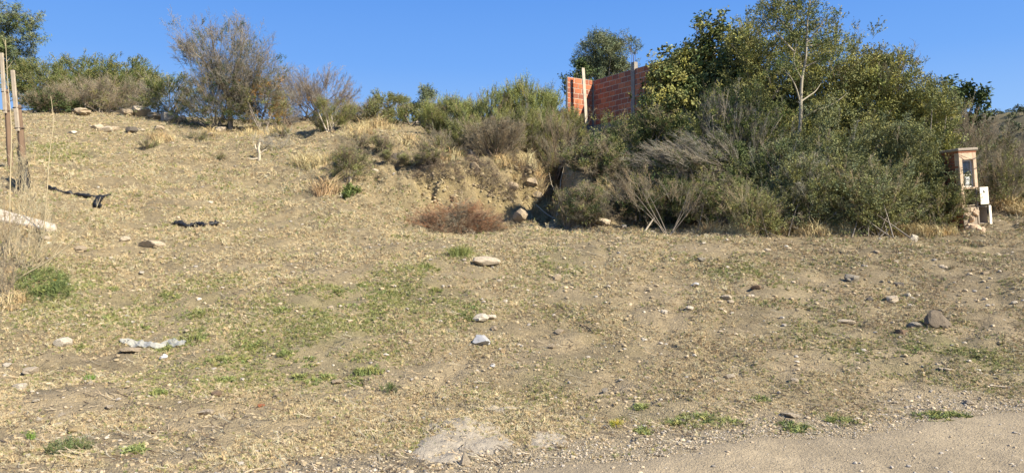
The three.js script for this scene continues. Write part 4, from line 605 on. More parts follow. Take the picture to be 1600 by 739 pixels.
for (const [u, v, w, t] of [[195, 376, 16, 'pale'], [30, 609, 24, 'white'], [47, 587, 22, 'pale'], [10, 575, 14, 'white'], [89, 666, 11, 'white'], [95, 652, 13, 'pale'], [56, 630, 10, 'white'], [125, 391, 20, 'tan'], [70, 374, 14, 'pale'], [380, 577, 9, 'pale'], [497, 400, 11, 'pale'], [706, 386, 9, 'pale'], [780, 442, 8, 'white'], [772, 516, 13, 'tan'], [525, 598, 18, 'tan'], [1100, 381, 9, 'white'], [1051, 407, 10, 'pale'], [1097, 407, 14, 'grey'], [804, 452, 12, 'pale'], [951, 450, 9, 'white'], [1137, 467, 16, 'pale'], [1170, 464, 10, 'pale'], [1039, 491, 12, 'white'], [1126, 485, 9, 'pale'], [1142, 477, 11, 'pale'], [874, 521, 18, 'tan'], [862, 545, 12, 'tan'], [1141, 592, 17, 'pale'], [945, 614, 12, 'grey'], [1402, 409, 8, 'pale'], [1475, 419, 14, 'pale'], [1515, 632, 14, 'pale'], [1242, 596, 14, 'pale'], [1587, 476, 9, 'white'], [1400, 630, 10, 'pale'], [220, 205, 14, 'pale'], [328, 318, 10, 'white'], [770, 571, 8, 'white'], [1370, 395, 12, 'tan'], [1290, 392, 12, 'tan'], [1200, 392, 10, 'pale'], [1540, 430, 12, 'tan'], [1560, 400, 10, 'pale'], [18, 650, 12, 'pale'], [140, 600, 10, 'pale'], [60, 660, 9, 'white'], [170, 640, 12, 'pale'], [640, 540, 9, 'pale'], [600, 660, 10, 'pale'], [560, 690, 9, 'white'], [990, 690, 9, 'grey'], [910, 655, 9, 'grey'], [975, 356, 10, 'white'], [900, 358, 10, 'pale'], [1020, 365, 9, 'pale'], [862, 358, 12, 'tan']])
  stone(u, v, w, t, 'small pale stone lying loose in the dry grass', PEB, { lift: R(0.05, 0.3) });
for (const [u, v, w] of [[1405, 448, 16], [1067, 660, 11], [615, 613, 12], [1360, 470, 12]]) stone(u, v, w, 'dark', 'small dark clod lying in the dry grass', 'dark clods on the slope', { lift: 0.2 });
// boulders on the hilltop
const TOPR = 'weathered boulders on the hilltop';
[[202, 172, 22, 'pale', 'small rounded boulder on top of the hilltop boulders'], [218, 181, 34, 'pale', 'long pale boulder in the middle of the hilltop boulders'], [196, 180, 22, 'tan', 'tan boulder below the small rounded one on the hilltop'], [243, 186, 26, 'tan', 'tan boulder beside the long pale one on the hilltop'], [262, 190, 32, 'grey', 'grey cracked boulder at the foot of the olive shrub'], [282, 192, 22, 'pale', 'pale boulder nearest the tall bare tree'], [126, 180, 24, 'tan', 'tan boulder at the foot of the tan leafless shrub'], [150, 203, 18, 'pale', 'pale boulder standing alone below the hilltop'], [165, 206, 20, 'pale', 'pale boulder just past the lone one below the hilltop'], [178, 204, 16, 'tan', 'smaller tan boulder at the end of the row below the hilltop'], [205, 206, 18, 'dark', 'dark boulder below the long pale hilltop boulder'], [248, 204, 16, 'tan', 'tan boulder under the grey cracked boulder'], [112, 210, 14, 'white', 'white stone on the bare ground below the hilltop'], [330, 214, 16, 'tan', 'tan boulder below the foot of the tall bare tree'], [345, 206, 18, 'pale', 'pale boulder at the foot of the tall bare tree']].forEach(([u, v, w, t, l]) => stone(u, v, w, t, l, TOPR, { name: 'boulder', cat: 'boulder', lift: 0.3, h: 1.05 }));
// rock ledges in the cut bank
const LEDGES = [rockGeo(81, 0.8, 14, 0.3), rockGeo(82, 0.7, 16, 0.35), rockGeo(83, 0.6, 14, 0.3)];
const LEDGE = 'rock ledges in the cut bank';
[[800, 292, 22, 'tan', 'tan rock ledge under the sod at the brink of the cut bank'], [832, 290, 22, 'tan', 'flat tan rock ledge beside the dark hollow'], [742, 262, 22, 'tan', 'tan rock under the brown hanging shrub'], [840, 305, 20, 'tan', 'tan rock in the wall of the dark hollow'], [584, 268, 16, 'pale', 'pale stone on the shoulder of the cut bank'], [660, 262, 20, 'dark', 'dark earth clod under the shrubs of the cut bank'], [622, 246, 22, 'dark', 'dark earth clod high on the shoulder of the cut bank'], [600, 216, 18, 'brown', 'brown clod at the top of the cut bank'], [736, 240, 18, 'white', 'white stone among the shrubs on the cut bank'], [690, 214, 18, 'pale', 'pale stone behind the low leafless bank shrub']].forEach(([u, v, w, t, l]) => stone(u, v, w, t, l, LEDGE, { name: 'rock', cat: 'rock', lift: -0.2, h: 1.1, geo: pick(LEDGES), rx: R(-0.5, 0.5), rz: R(-0.5, 0.5) }));
// earth lumps and hanging roots of the cut bank
{
  const l = [], r = []; const e1 = rockGeo(91, 0.8, 12, 0.35, 2);
  for (let k = 0; k < 24000; k++) { const u = R(520, 900), d = R(15.6, 22), x = (u - CU) / F * d, s = steep(x, d); if (rng() > 0.06 + s * 1.3) continue; const p = ground(x, -d), q = (0.010 + 0.032 * rng() ** 4) * (0.6 + s), t = R(0.7, 1.1); l.push([p, aim(V(gauss(), 1, gauss()), R(0, 6)), V(q * R(0.8, 1.5), q, q), rng() < 0.6 ? rgb(0.40 * t, 0.325 * t, 0.185 * t) : rgb(0.31 * t, 0.245 * t, 0.15 * t)]); }
  tag(copies('earth_lumps', e1, mat(0xffffff, 1), l), 'crumbled lumps of clay and earth on the cut bank', 'earth');
  for (let k = 0; k < 420; k++) { const u = R(655, 875); let d = 17, best = 0; for (let q = 17; q < 22.5; q += 0.1) { const s = steep((u - CU) / F * q, q); if (s > best) { best = s; d = q; } } d += R(0.1, 0.7); const p = gAt(u, d); p.y += 0.05; r.push([p, aim(V(gauss() * 0.7, -0.5 + gauss() * 0.5, 0.9), R(0, 6)), R(0.18, 0.5), jitter([0.17, 0.13, 0.09])]); }
  tag(copies('hanging_roots', SPRAY.tangle[0], M.twig, r), 'dark roots hanging over the brink of the cut bank', 'roots');
}
// grey bedrock showing at the verge
function slab(pts, label) {
  const P = pts.map(([u, v]) => { const a = (u - CU) / F, b = (CV - v) / F, d = -EYE / b; return V(a * d, 0, -d); }), c = P.reduce((s, p) => s.add(p), V(0, 0, 0)).multiplyScalar(1 / P.length), curve = new THREE.CatmullRomCurve3(P, true).getPoints(90), pos = [], idx = [], N = 91, K = 12;
  for (let k = 0; k <= K; k++) for (let i = 0; i < N; i++) { const t = 1 - k / K, p = curve[i].clone().lerp(c, 1 - t * (1 + 0.05 * n2(i * 0.6, c.x))), e = Math.min(1, (1 - t) * 3); const x = p.x, z = p.z; pos.push(x, H(x, z) - 0.02 + e * 0.030 + e * (0.012 * fbm(x * 3, z * 3, 3) + 0.006 * n2(x * 14, z * 14)), z); if (k && i) { const q = k * N + i; idx.push(q - N - 1, q - N, q - 1, q - N, q, q - 1); } }
  const uv = []; for (let i = 0; i < pos.length; i += 3) uv.push(pos[i] / 0.9, pos[i + 2] / 0.9);
  const g = new THREE.BufferGeometry(); g.setAttribute('position', new THREE.Float32BufferAttribute(pos, 3)); g.setAttribute('uv', new THREE.Float32BufferAttribute(uv, 2)); g.setIndex(idx); g.computeVertexNormals();
  return single('bedrock_slab', g, mat(rgb(0.37, 0.325, 0.25), 1, { map: grainMap, bumpMap: grainBump, bumpScale: 0.02 }), null, label, 'rock');
}
slab([[664, 656], [700, 652], [760, 658], [806, 672], [822, 690], [800, 712], [740, 720], [690, 735], [620, 728], [640, 690]], 'broad grey bedrock slab level with the soil beside the road');
slab([[824, 678], [860, 672], [892, 682], [880, 700], [830, 700]], 'small grey bedrock patch between the broad slab and the road');
slab([[742, 642], [770, 633], [812, 635], [832, 644], [800, 647], [760, 648]], 'narrow pale bedrock ridge behind the broad grey slab');
// ---------------------------------------------------------------- litter
{
  const film = pmat(rgb(0.55, 0.54, 0.46), 0.32, { transmission: 0.4, thickness: 0 }), filmW = pmat(rgb(0.55, 0.54, 0.51), 0.4, { transmission: 0.3, thickness: 0 });
  const sheet = (name, pts, w, h, m, label, seed) => {
    const c = new THREE.CatmullRomCurve3(pts.map(([u, v]) => onRay(u, v))), n = 50, P = c.getPoints(n), pos = [], idx = [], K = 10;
    P.forEach((p, k) => { const t = P[Math.min(n, k + 1)].clone().sub(P[Math.max(0, k - 1)]).setY(0).normalize(), s = V(-t.z, 0, t.x); for (let j = 0; j <= K; j++) { const a = j / K * Math.PI, ww = w * (0.85 + 0.2 * n2(k * 0.09, seed)) * Math.min(1, 0.35 + Math.min(k, n - k) * 0.16), x = p.x + s.x * Math.cos(a) * ww, z = p.z + s.z * Math.cos(a) * ww; pos.push(x, H(x, z) + 0.012 + Math.sin(a) * h * (0.7 + 0.25 * n2(k * 0.12, seed + 4)) + 0.009 * n3(x * 16, j * 0.6, z * 16) + 0.008 * Math.abs(n3(x * 50, j, z * 50)), z); if (k && j) { const q = k * (K + 1) + j; idx.push(q - K - 2, q - K - 1, q - 1, q - K - 1, q, q - 1); } } });
    const g = new THREE.BufferGeometry(); g.setAttribute('position', new THREE.Float32BufferAttribute(pos, 3)); g.setIndex(idx); g.computeVertexNormals(); return single(name, toCreasedNormals(g, 0.35), m, null, label, 'litter');
  };
  sheet('plastic_sheet', [[187, 536], [205, 539], [225, 542], [244, 543], [262, 539], [276, 541], [289, 541]], 0.06, 0.03, film, 'long crumpled clear plastic sheet lying on the slope', 3);
  const lump = (name, u, v, w, h, seed, m, label) => { const p = onRay(u, v), g = rockGeo(seed, h, 14, 0.35, 4), k = px(w, -p.z) / 2 * 1.25; const q = single(name, g, m, p, label, 'litter'); q.scale.setScalar(k); q.position.y += k * h * 0.5; q.rotation.y = seed; return q; };
  lump('plastic_bag', 754, 541, 26, 0.55, 71, filmW, 'crumpled whitish plastic bag below the two white stones');
  lump('crumpled_wrapper', 255, 562, 10, 1.0, 72, filmW, 'small crumpled silvery wrapper below the clear plastic sheet');
  lump('plastic_scrap', 1087, 448, 12, 0.5, 73, filmW, 'small bluish white plastic scrap in the grass before the thicket');
  lump('plastic_scrap', 770, 574, 9, 0.5, 74, filmW, 'tiny white plastic scrap below the plastic bag');
  lump('plastic_scrap', 1494, 352, 14, 1.0, 75, filmW, 'whitish plastic scrap caught at the foot of the meter pillar');
}
// ---------------------------------------------------------------- sticks, stump, brush pile
{
  const stick = (pts, r, m, label, lift = 0) => { const c = new THREE.CatmullRomCurve3(pts.map(([u, v, up]) => { const p = onRay(u, v); p.y += (up || 0) + r + lift; return p; })), P = c.getPoints(14), b = new Build(); P.forEach((p, k) => { p.x += 0.3 * r * gauss(); p.y = Math.max(p.y, H(p.x, p.z) + r * 0.6); }); b.tube(P, P.map((_, k) => r * (1 - 0.5 * k / 14)), 6, true); return single('stick', b.geo(), m, null, label, 'stick'); };
  const pale = M.barkPale, brown = M.barkBrown;
  stick([[840, 681], [855, 674], [868, 668], [884, 663]], 0.007, brown, 'thin dark stick lying across the small bedrock patch');
  stick([[907, 510], [917, 514], [927, 523]], 0.012, M.barkDark, 'short dark stick lying alone on the slope');
  stick([[1548, 606], [1562, 606], [1582, 609]], 0.012, pale, 'pale straight stick at the edge of the road');
  stick([[1302, 524], [1316, 526], [1330, 530]], 0.008, pale, 'thin pale stick below the broad sunken stone');
  stick([[0, 693], [18, 700], [45, 712]], 0.008, brown, 'dark twig across the sandy corner');
  stick([[20, 712], [34, 706], [46, 700]], 0.006, brown, 'thin twig crossing the dark one on the sandy corner');
  { const b = new Build(), p = onRay(1004, 367); b.tube([V(0, -0.03, 0), V(0.14, 0.16, -0.1), V(0.30, 0.36, -0.2)], [0.022, 0.02, 0.016], 6, true); single('stick', b.geo(), pale, p, 'pale stick leaning into the foot of the thicket', 'stick'); }
  { const b = new Build(), p = onRay(984, 345); b.tube([V(0.1, 0.02, 0), V(-0.4, 0.12, 0.05), V(-0.9, 0.20, 0.1), V(-1.35, 0.34, 0.1)], [0.022, 0.02, 0.014, 0.008], 6, true); for (let k = 0; k < 7; k++) { const t = R(0.4, 1.3); b.tube([V(-t, 0.05 + 0.2 * t, 0.1), V(-t - R(0.1, 0.35), 0.1 + 0.2 * t + R(0.05, 0.25), 0.1 + R(-0.15, 0.15))], [0.007, 0.003], 4); } single('fallen_branch', b.geo(), pale, p, 'fallen pale branch before the dark hollow', 'branch'); }
  { const b = new Build(), p = onRay(868, 344); b.tube([V(0, 0, 0), V(-0.25, 0.15, 0), V(-0.5, 0.38, -0.1)], [0.018, 0.016, 0.012], 6, true); b.tube([V(0.02, 0, 0), V(0.1, 0.5, 0), V(0.14, 1.0, -0.05), V(0.22, 1.35, 0)], [0.016, 0.014, 0.01, 0.005], 6, true); b.tube([V(0.1, 0.5, 0), V(-0.1, 0.9, 0), V(-0.16, 1.2, 0)], [0.01, 0.008, 0.004], 5); single('dead_sapling', b.geo(), pale, p, 'thin dead sapling standing in the dark hollow', 'sapling'); }
  { // bleached stump
    const p = onRay(404, 252), b = new Build(), s = px(1, -p.z); b.tube([V(0, -0.05, 0), V(0.02, 0.25, 0), V(-0.02, 0.45, 0.02), V(0.03, 0.68, 0)], [0.07, 0.055, 0.05, 0.035], 8, true); b.tube([V(0.01, 0.3, 0), V(-0.14, 0.46, 0), V(-0.16, 0.62, 0.03)], [0.045, 0.035, 0.025], 7, true); b.tube([V(0.01, 0.2, 0), V(0.2, 0.36, 0.03), V(0.32, 0.42, 0)], [0.035, 0.028, 0.015], 7, true); b.tube([V(0, 0.05, 0), V(-0.25, 0.02, 0.1), V(-0.42, 0.06, 0.1)], [0.04, 0.03, 0.015], 7, true);
    single('dead_stump', b.geo(), mat(rgb(0.50, 0.43, 0.31), 0.95), p, 'bleached dead stump with stubby arms on the grassy slope', 'stump').scale.setScalar(0.72);
  }
  { const p = onRay(424, 236), g = thing('dead_branch_heap', 'heap of grey dead branches behind the bleached stump', 'branches', p), l = []; for (let k = 0; k < 46; k++) l.push([V(gauss() * 0.45, R(0.02, 0.2), gauss() * 0.3), aim(V(gauss(), R(0, 0.7), gauss() * 0.6), R(0, 6)), R(0.3, 0.6), jitter(C.twigGrey)]); copies('twigs', SPRAY.bare[0], M.twig, l, g); }
  [[306, 222, 40, 'low dark dead scrub on the hilltop below the boulders'], [230, 232, 30, 'small dark dead scrub on the upper slope'], [440, 214, 40, 'low dead scrub past the foot of the tall bare tree'], [560, 232, 44, 'low dead scrub on the top of the bank shoulder'], [346, 250, 18, 'tiny dark bush on the upper slope beside the stump'], [600, 236, 36, 'dark low scrub beside the brown clod']].forEach(([u, v, w, l]) => { const p = onRay(u, v); bush('dry_bush', l, 'shrub', 'low scrub on the upper slope', { u, d: -p.z, top: v - w * 0.42, w, clumps: 12, stems: 7, foot: 0.15, r0: 0.01, bark: M.barkDark, layers: [twigs(SPRAY.broom, C.twigBrown, w * 1.6, 0.26), leaves(SPRAY.small, C.olive, w * 0.7, 0.18)] }); });
  { // brush pile
    const p = gAt(716, 16.2), g = thing('brush_pile', 'reddish brown pile of cut brushwood on the pit floor', 'brush pile', p), W = px(132, 16.2) / 2, list = [], l2 = [];
    for (let k = 0; k < 520; k++) { const a = R(0, 6.3), r = Math.sqrt(rng()), x = Math.cos(a) * r * W, z = Math.sin(a) * r * 0.62, hh = 0.68 * (1 - r * r) * (0.75 + 0.35 * n2(x * 1.5, z * 1.5)); const y = H(p.x + x, p.z + z) - p.y + hh * Math.sqrt(rng()); const dir = V(Math.cos(a + gauss() * 0.7) * 1.0, R(-0.25, 0.55), Math.sin(a + gauss() * 0.7)); const c = jitter(rng() + 0.5 * n2(x * 2.2 + 4, z) < 0.55 ? [0.33, 0.185, 0.10] : C.twigBrown, 0.35); (k % 2 ? list : l2).push([V(x, y + 0.03, z).addScaledVector(dir, -0.2), aim(dir, R(0, 6)), R(0.35, 0.62), c]); }
    copies('twigs', SPRAY.tangle[0], M.twig, list, g); copies('brushwood', SPRAY.broom[0], M.twig, l2, g);
    const b = new Build(); for (let k = 0; k < 16; k++) { const a = R(0, 6.3), q = V(gauss() * W * 0.5, R(0.1, 0.4), gauss() * 0.3); b.tube([q, q.clone().add(V(Math.cos(a) * 0.7, R(-0.1, 0.15), Math.sin(a) * 0.4))], [0.012, 0.006], 5); } part('branches', b.geo(), M.barkBrown, g, 'stuff');
  }
}
// ---------------------------------------------------------------- dry weeds in front of the stakes
{
  const stalks = (u, v, n, hgt, spread, lean, label, tone) => {
    const p = onRay(u, v), g = thing('dry_weed', label, 'weed', p, 'dry weeds by the stakes'), b = new Build(), side = [];
    for (let k = 0; k < n; k++) { const a = R(0, 6.3), t = spread * Math.sqrt(rng()), hh = hgt * R(0.45, 1.05), f = V(gauss() * 0.16, 0, gauss() * 0.16), P = []; for (let j = 0; j <= 5; j++) { const q = j / 5; P.push(V(f.x + (Math.cos(a) * t + lean) * hh * (q * 0.7 + q * q * 0.5), H(p.x + f.x, p.z + f.z) - p.y - 0.02 + hh * q * Math.cos(t * 0.8), f.z + Math.sin(a) * t * hh * q)); } b.tube(P, P.map((_, j) => 0.0055 * (1 - j * 0.14)), 4); for (let s = 0; s < 4; s++) { const j = 2 + Math.floor(rng() * 4); side.push([P[j], aim(V(gauss() * 0.8, 1, gauss() * 0.8), R(0, 6)), R(0.14, 0.34), jitter(tone)]); } }
    part('stalks', b.geo(), mat(rgb(...tone), 0.95), g, 'stuff'); copies('twigs', SPRAY.bare[0], M.twig, side, g);
  };
  const T = [0.44, 0.37, 0.23], B = [0.29, 0.235, 0.155];
  stalks(14, 400, 15, 1.25, 0.45, 0.05, 'tall tan dry weed in front of the weathered board', T);
  stalks(40, 425, 14, 0.95, 0.6, 0.25, 'leaning tan dry weed spreading over the green weeds', T);
  stalks(-20, 420, 13, 1.3, 0.5, 0.1, 'dense brown dry weed at the end of the weathered board', B);
  stalks(60, 385, 10, 0.85, 0.5, 0.15, 'thin dry weed between the board and the black plastic strip', T);
  stalks(0, 470, 12, 0.6, 0.7, 0.1, 'low brown dry weed beside the green weeds', B);
  stalks(30, 300, 14, 0.9, 0.5, 0.05, 'dry weed round the foot of the wrapped stake', T);
  const reed = (u, v, pts, label) => { const p = onRay(u, v), d = -p.z, b = new Build(), P = new THREE.CatmullRomCurve3(pts.map(([a, c, z]) => V(px(a - CU, d) - p.x, yAt(c, d) - p.y, z || 0))).getPoints(20); P[0].y = -0.03; b.tube(P, P.map((_, k) => 0.011 * (1 - k * 0.035)), 5); for (let k = 0; k < 7; k++) { const q = P[10 + Math.floor(rng() * 10)]; b.tube([q, q.clone().add(V(gauss() * 0.08, R(0.05, 0.14), gauss() * 0.06))], [0.004, 0.002], 4); } single('dry_stalk', b.geo(), mat(rgb(...T), 0.95), p, label, 'stalk'); };
  reed(13, 400, [[13, 400], [14, 300], [16, 200], [10, 120], [7, 62]], 'tall upright dry stalk standing before the stakes');
  reed(66, 372, [[66, 372], [72, 300], [76, 240], [82, 190], [78, 150]], 'thin upright dry stalk beside the wrapped stake');
  reed(28, 434, [[28, 434], [70, 410], [110, 380], [140, 345], [156, 308]], 'long dry stalk bent over the slope');
}
// ---------------------------------------------------------------- low plants
const blades = { dry: [tuft(13, 1, 0.05, 1.05), tuft(12, 1, 0.055, 1.25), tuft(14, 1, 0.045, 0.8)], green: [tuft(16, 1, 0.05, 0.9), tuft(14, 1, 0.06, 1.1)], tall: [tuft(24, 1, 0.013, 0.55), tuft(22, 1, 0.014, 0.7)], flat: [tuft(9, 1, 0.05, 1.5)] };
function clumpPlant(name, label, category, group, u, v, w, h, n, geo, color, mixTo) {
  const p = onRay(u, v), W = px(w, -p.z) / 2, g = thing(name, label, category, p, group), list = [];
  for (let k = 0; k < n; k++) { const a = R(0, 6.3), r = Math.sqrt(rng()), x = Math.cos(a) * r * W, z = Math.sin(a) * r * W; list.push([V(x, H(p.x + x, p.z + z) - p.y, z), aim(V(gauss() * 0.25, 1, gauss() * 0.25), R(0, 6)), h * R(0.6, 1.2) * (1.1 - r * 0.4), jitter(mixTo && rng() < 0.4 ? mixTo : color)]); }
  copies('leaves', geo, M.leaf, list, g); return g;
}
const GW = [0.19, 0.225, 0.075], GD = [0.11, 0.145, 0.05];
clumpPlant('green_weed', 'dark green weed with a yellow flower under the dry weeds', 'weed', null, 82, 462, 70, 0.16, 130, SPRAY.small[0], GD, GW);
{ const p = onRay(86, 457), b = new Build(); b.tube([V(0, 0, 0), V(0.01, 0.16, 0.04)], [0.003, 0.003], 4); for (let k = 0; k < 14; k++) { const a = k / 14 * 6.283; b.leaf(V(0.01, 0.165, 0.04), V(Math.cos(a), 0.35, Math.sin(a)).normalize(), V(-Math.sin(a), 0, Math.cos(a)), 0.032, 0.007, 0.1); } single('yellow_flower', b.geo(), mat(rgb(0.75, 0.52, 0.03), 0.8), p, 'single yellow flower over the dark green weed', 'flower'); }
clumpPlant('green_weed', 'bright green weed patch beside the yellow flower', 'weed', null, 60, 438, 80, 0.15, 150, SPRAY.small[1], GW, GD);
clumpPlant('green_weed', 'leafy green weed on the shoulder of the cut bank', 'weed', null, 547, 306, 28, 0.26, 36, SPRAY.broad[0], [0.16, 0.205, 0.065]);
clumpPlant('green_weed', 'small leafy weed beside the dry rusty tuft', 'weed', null, 517, 299, 14, 0.22, 14, SPRAY.broad[0], [0.12, 0.19, 0.05]);
clumpPlant('green_weed', 'grassy green weed uphill of the flat rock slab', 'weed', null, 719, 400, 32, 0.26, 26, blades.tall[0], GW, [0.25, 0.26, 0.08]);
clumpPlant('green_weed', 'grey green weed mat on the sandy corner', 'weed', null, 106, 706, 64, 0.09, 90, SPRAY.small[0], [0.13, 0.155, 0.07], GD);
clumpPlant('green_weed', 'tiny bright green weed on the sandy corner', 'weed', null, 46, 689, 13, 0.07, 16, SPRAY.small[1], [0.16, 0.26, 0.05]);
clumpPlant('green_weed', 'tiny bright green weed on worn soil above the sandy corner', 'weed', null, 140, 596, 20, 0.09, 22, SPRAY.small[1], [0.15, 0.24, 0.05]);
clumpPlant('yellow_weed', 'small yellow green weed at the verge of the road', 'weed', null, 962, 669, 24, 0.08, 30, SPRAY.small[0], [0.46, 0.40, 0.06], [0.25, 0.27, 0.06]);
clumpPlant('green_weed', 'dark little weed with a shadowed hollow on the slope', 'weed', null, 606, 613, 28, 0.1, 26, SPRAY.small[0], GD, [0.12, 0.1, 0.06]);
const VERGE = 'green grass tufts along the verge of the road';
for (const [u, v, w] of [[1104, 657, 50], [1060, 661, 26], [1142, 662, 28], [1240, 671, 44], [1318, 661, 36], [1460, 653, 50], [1500, 651, 30], [1006, 676, 28], [1000, 640, 26], [1190, 625, 24], [208, 706, 30]]) clumpPlant('green_tuft', 'green grass tuft growing along the gravelly verge', 'grass tuft', VERGE, u, v, w * 1.25, 0.07, Math.round(w * 0.75), blades.green[1], GW, [0.27, 0.28, 0.1]);
const SLOPE = 'green weed tufts dotted over the slope';
for (let k = 0; k < 110; k++) { const u = R(120, 760) + (k % 5 === 0 ? R(200, 800) : 0), v = R(385, 640), p = onRay(Math.min(u, 1560), v); if (greenness(p.x, p.z) < 0.28) { continue; } clumpPlant('green_tuft', 'low green weed tuft growing in the dry grass of the slope', 'grass tuft', SLOPE, Math.min(u, 1560), v, R(18, 54), R(0.045, 0.085), 14 + Math.floor(R(0, 22)), pick([blades.green[0], blades.green[1], blades.green[1]]), GW, [0.27, 0.28, 0.1]); }
// tall dry grass tufts
const TALL = 'tall dry grass tufts';
const tall = (u, v, w, h, n, label, c = C.straw) => clumpPlant('dry_tuft', label, 'grass tuft', TALL, u, v, w, h, n, pick(blades.tall), c, [0.42, 0.31, 0.16]);
tall(508, 300, 40, 0.55, 30, 'rusty dry grass tuft on the shoulder of the cut bank', [0.48, 0.33, 0.18]);
tall(494, 262, 50, 0.5, 40, 'pale dry grass tuft above the rusty one'); tall(470, 252, 40, 0.45, 24, 'thin pale dry grass tuft beside the bleached stump');
tall(592, 200, 60, 0.55, 40, 'dry grass fringe on top of the cut bank'); tall(560, 214, 40, 0.5, 24, 'dry grass tuft beside the slender feathery shrub');
for (const [u, v, w, n] of [[1220, 366, 50, 40], [1270, 368, 46, 46], [1316, 366, 46, 40], [1362, 366, 46, 60], [1400, 368, 40, 40], [1440, 368, 44, 50], [1478, 366, 30, 26], [1160, 366, 40, 26], [1110, 362, 40, 18]]) tall(u, v, w, 0.42, n, 'dry straw tuft fringing the foot of the thicket');
for (const [u, v, w, n] of [[1572, 328, 40, 60], [1600, 336, 40, 50], [1556, 322, 26, 30]]) tall(u, v, w, 0.5, n, 'golden dry grass on the slope past the meter pillar');
for (const [u, v, w, n] of [[10, 372, 60, 50], [60, 340, 40, 24], [20, 330, 40, 30], [8, 480, 60, 50], [-10, 440, 60, 50]]) tall(u, v, w, 0.28, Math.round(n * 0.35), 'dry straw tuft among the dry weeds by the stakes', [0.44, 0.37, 0.22]);
for (const [u, v, w, n] of [[330, 212, 40, 20], [396, 212, 40, 24], [430, 206, 40, 20], [560, 206, 40, 24], [250, 216, 40, 18], [640, 226, 40, 26], [700, 250, 50, 24], [830, 262, 70, 60], [790, 256, 60, 40], [860, 256, 40, 36]]) tall(u, v, w, 0.42, n, 'dry grass tuft at the foot of the hilltop scrub');
for (const [u, v, w, n] of [[610, 256, 44, 26], [644, 262, 44, 30], [672, 256, 40, 24], [586, 238, 40, 20], [540, 262, 40, 20]]) { const p = onRay(u, v); bush('dry_bush', 'small dark scrubby bush clinging to the cut bank', 'shrub', 'scrubby bushes on the cut bank', { u, d: -p.z, top: v - R(18, 28), w: w * 1.1, clumps: 14, stems: 7, foot: 0.1, r0: 0.01, bark: M.barkDark, layers: [twigs(SPRAY.tangle, [0.19, 0.155, 0.105], n * 4, 0.24), leaves(SPRAY.small, C.olive, n * 3, 0.17)] }); }
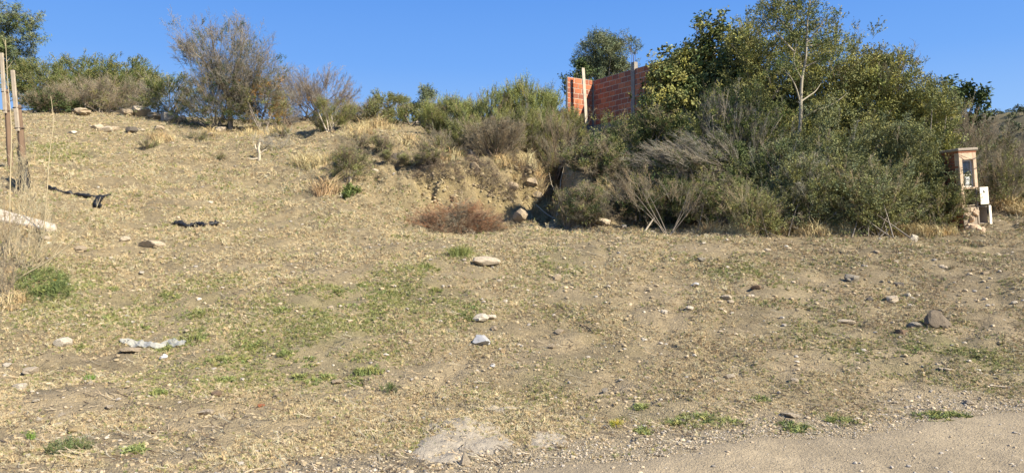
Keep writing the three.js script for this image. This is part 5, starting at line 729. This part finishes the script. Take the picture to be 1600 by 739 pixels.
// ---------------------------------------------------------------- ground cover
{
  const lists = { dry: [[], [], []], green: [[], []], flat: [[]] }; const lo = Math.log(4.7), hi = Math.log(29);
  for (let k = 0; k < 560000; k++) {
    const d = Math.exp(lo + (hi - lo) * rng()), x = R(-0.80, 0.80) * d, z = -d, rin = roadIn(x, d); if (rin > 0.05) continue;
    const pn = fbm(x * 0.55 + 20, z * 0.8, 4), b = bareness(x, z), c0 = (0.58 - b * 0.7 + pn * 1.3) * sstep(0.0, -0.6, rin), die = rng(); if (die > c0 + 0.3) continue;
    const g = greenness(x, z), cover = clamp(c0 + g * 0.25, 0.02, 1); if (die > cover) continue;
    if (d > 12 && d < 25 && rng() < steep(x, d) * 1.4) continue;
    const big = clamp(d / 9, 0.8, 1.9), p = ground(x, z), q = aim(V(gauss() * 0.3, 1, gauss() * 0.3), R(0, 6.3));
    const isG = rng() < g * 0.7 + 0.05, tone = fbm(x * 0.7 - 30, z * 0.7, 3), brown = clamp(0.25 + 0.7 * tone + 0.3 * sstep(900, 1300, CU + F * x / d) * sstep(7, 9, d), 0.05, 0.8);
    if (isG) lists.green[k % 2].push([p, q, V(1, R(0.8, 1.4), 1).multiplyScalar(R(0.02, 0.042) * big), jitter(rng() < 0.5 ? [0.20, 0.22, 0.075] : [0.32, 0.315, 0.125], 0.2)]);
    else if (rng() < 0.22) lists.flat[0].push([p, q, R(0.022, 0.045) * big, jitter(rng() < brown ? [0.29, 0.225, 0.14] : [0.47, 0.39, 0.245], 0.16)]);
    else lists.dry[k % 3].push([p, q, V(1, R(0.9, 1.8), 1).multiplyScalar(R(0.016, 0.034) * big * (rng() < 0.03 + 0.06 * sstep(0.1, 0.5, pn) ? R(1.5, 2.2) : 1)), jitter(rng() < brown ? [0.37, 0.29, 0.175] : [0.51, 0.425, 0.255], 0.16)]);
  }
  const all = [['dry_grass', lists.dry, blades.dry, M.dry, 'short dry straw coloured grass covering the slope', 'grass'], ['green_grass', lists.green, blades.green, M.leaf, 'short green grass growing in patches on the slope', 'grass'], ['straw_litter', lists.flat, blades.flat, M.dry, 'flattened straw and dead leaves lying on the slope', 'litter']];
  for (const [name, ls, geos, m, label, cat] of all) ls.forEach((l, i) => tag(copies(name, geos[i], m, l), label, cat, name.replace('_', ' ')));
  // pebbles and twigs
  const peb = rockGeo(60, 0.65, 5, 0.18, 1), peb2 = rockGeo(61, 0.6, 6, 0.18, 1), L1 = [], L2 = [], L3 = [];
  for (let k = 0; k < 26000; k++) {
    const nearRoad = rng() < 0.7; let d, x; if (nearRoad) { x = R(-6, 8); d = roadEdge(x) + Math.abs(gauss()) * 0.7 - 0.15 + (rng() < 0.12 ? -R(0, 1.2) : 0); } else { d = Math.exp(lo + (Math.log(24) - lo) * rng()); x = R(-0.78, 0.78) * d; }
    if (d < 4) continue; const z = -d, on = roadIn(x, d) > 0; const s = (nearRoad ? 0.0035 + 0.012 * rng() ** 4 : 0.004 + 0.026 * rng() ** 5) * (on ? 0.7 : 1) * clamp(d / 8, 0.8, 1.4), p = ground(x, z); p.y += s * 0.15 + (on ? 0.006 : 0); const t = R(0.8, 1.2), c = rng() < 0.1 ? rgb(0.50 * t, 0.44 * t, 0.34 * t) : rng() < 0.45 ? rgb(0.36 * t, 0.32 * t, 0.26 * t) : rgb(0.43 * t, 0.345 * t, 0.23 * t);
    (k % 2 ? L1 : L2).push([p, aim(V(gauss() * 0.3, 1, gauss() * 0.3), R(0, 6.3)), V(s * R(0.8, 1.5), s, s), c]);
  }
  const L5 = []; for (let k = 0; k < 20000; k++) { const d = Math.exp(lo + (Math.log(24) - lo) * rng()), x = R(-0.78, 0.78) * d; if (roadIn(x, d) > -0.1 || rng() > 0.2 + 0.6 * fbm(x * 0.7 + 5, -d * 0.7, 2) + 0.5 * bareness(x, -d)) continue; const s = (0.006 + 0.022 * rng() ** 3) * clamp(d / 8, 0.8, 1.5), p = ground(x, -d); p.y += s * 0.2; const t = R(0.75, 1.15); L5.push([p, aim(V(gauss() * 0.3, 1, gauss() * 0.3), R(0, 6.3)), V(s * R(0.9, 1.4), s, s), rgb(0.37 * t, 0.295 * t, 0.18 * t)]); }
  const pm = mat(0xffffff, 0.95); tag(copies('soil_clods', peb2, pm, L5), 'small clods of dry soil strewn over the slope', 'clods'); tag(copies('pebbles', peb, pm, L1), 'loose pebbles along the verge and over the slope', 'pebbles', 'pebbles'); tag(copies('pebbles', peb2, pm, L2), 'loose pebbles along the verge and over the slope', 'pebbles', 'pebbles');
  for (let k = 0; k < 7000; k++) { const d = Math.exp(lo + (Math.log(24) - lo) * rng()), x = R(-0.78, 0.78) * d; if (roadIn(x, d) > 0) continue; const p = ground(x, -d); p.y += 0.006; const a = R(0, 6.3); L3.push([p, aim(V(Math.cos(a), R(-0.05, 0.15), Math.sin(a)), 0), V(0.18, R(0.06, 0.2), 0.18), jitter(rng() < 0.6 ? [0.12, 0.09, 0.06] : [0.42, 0.35, 0.24], 0.3)]); }
  tag(copies('twig_litter', bareSpray(3, 1, 0.022, 0.6, 0.15), M.twig, L3), 'small broken twigs strewn over the slope', 'twigs');
}
renderer.render(scene, camera);
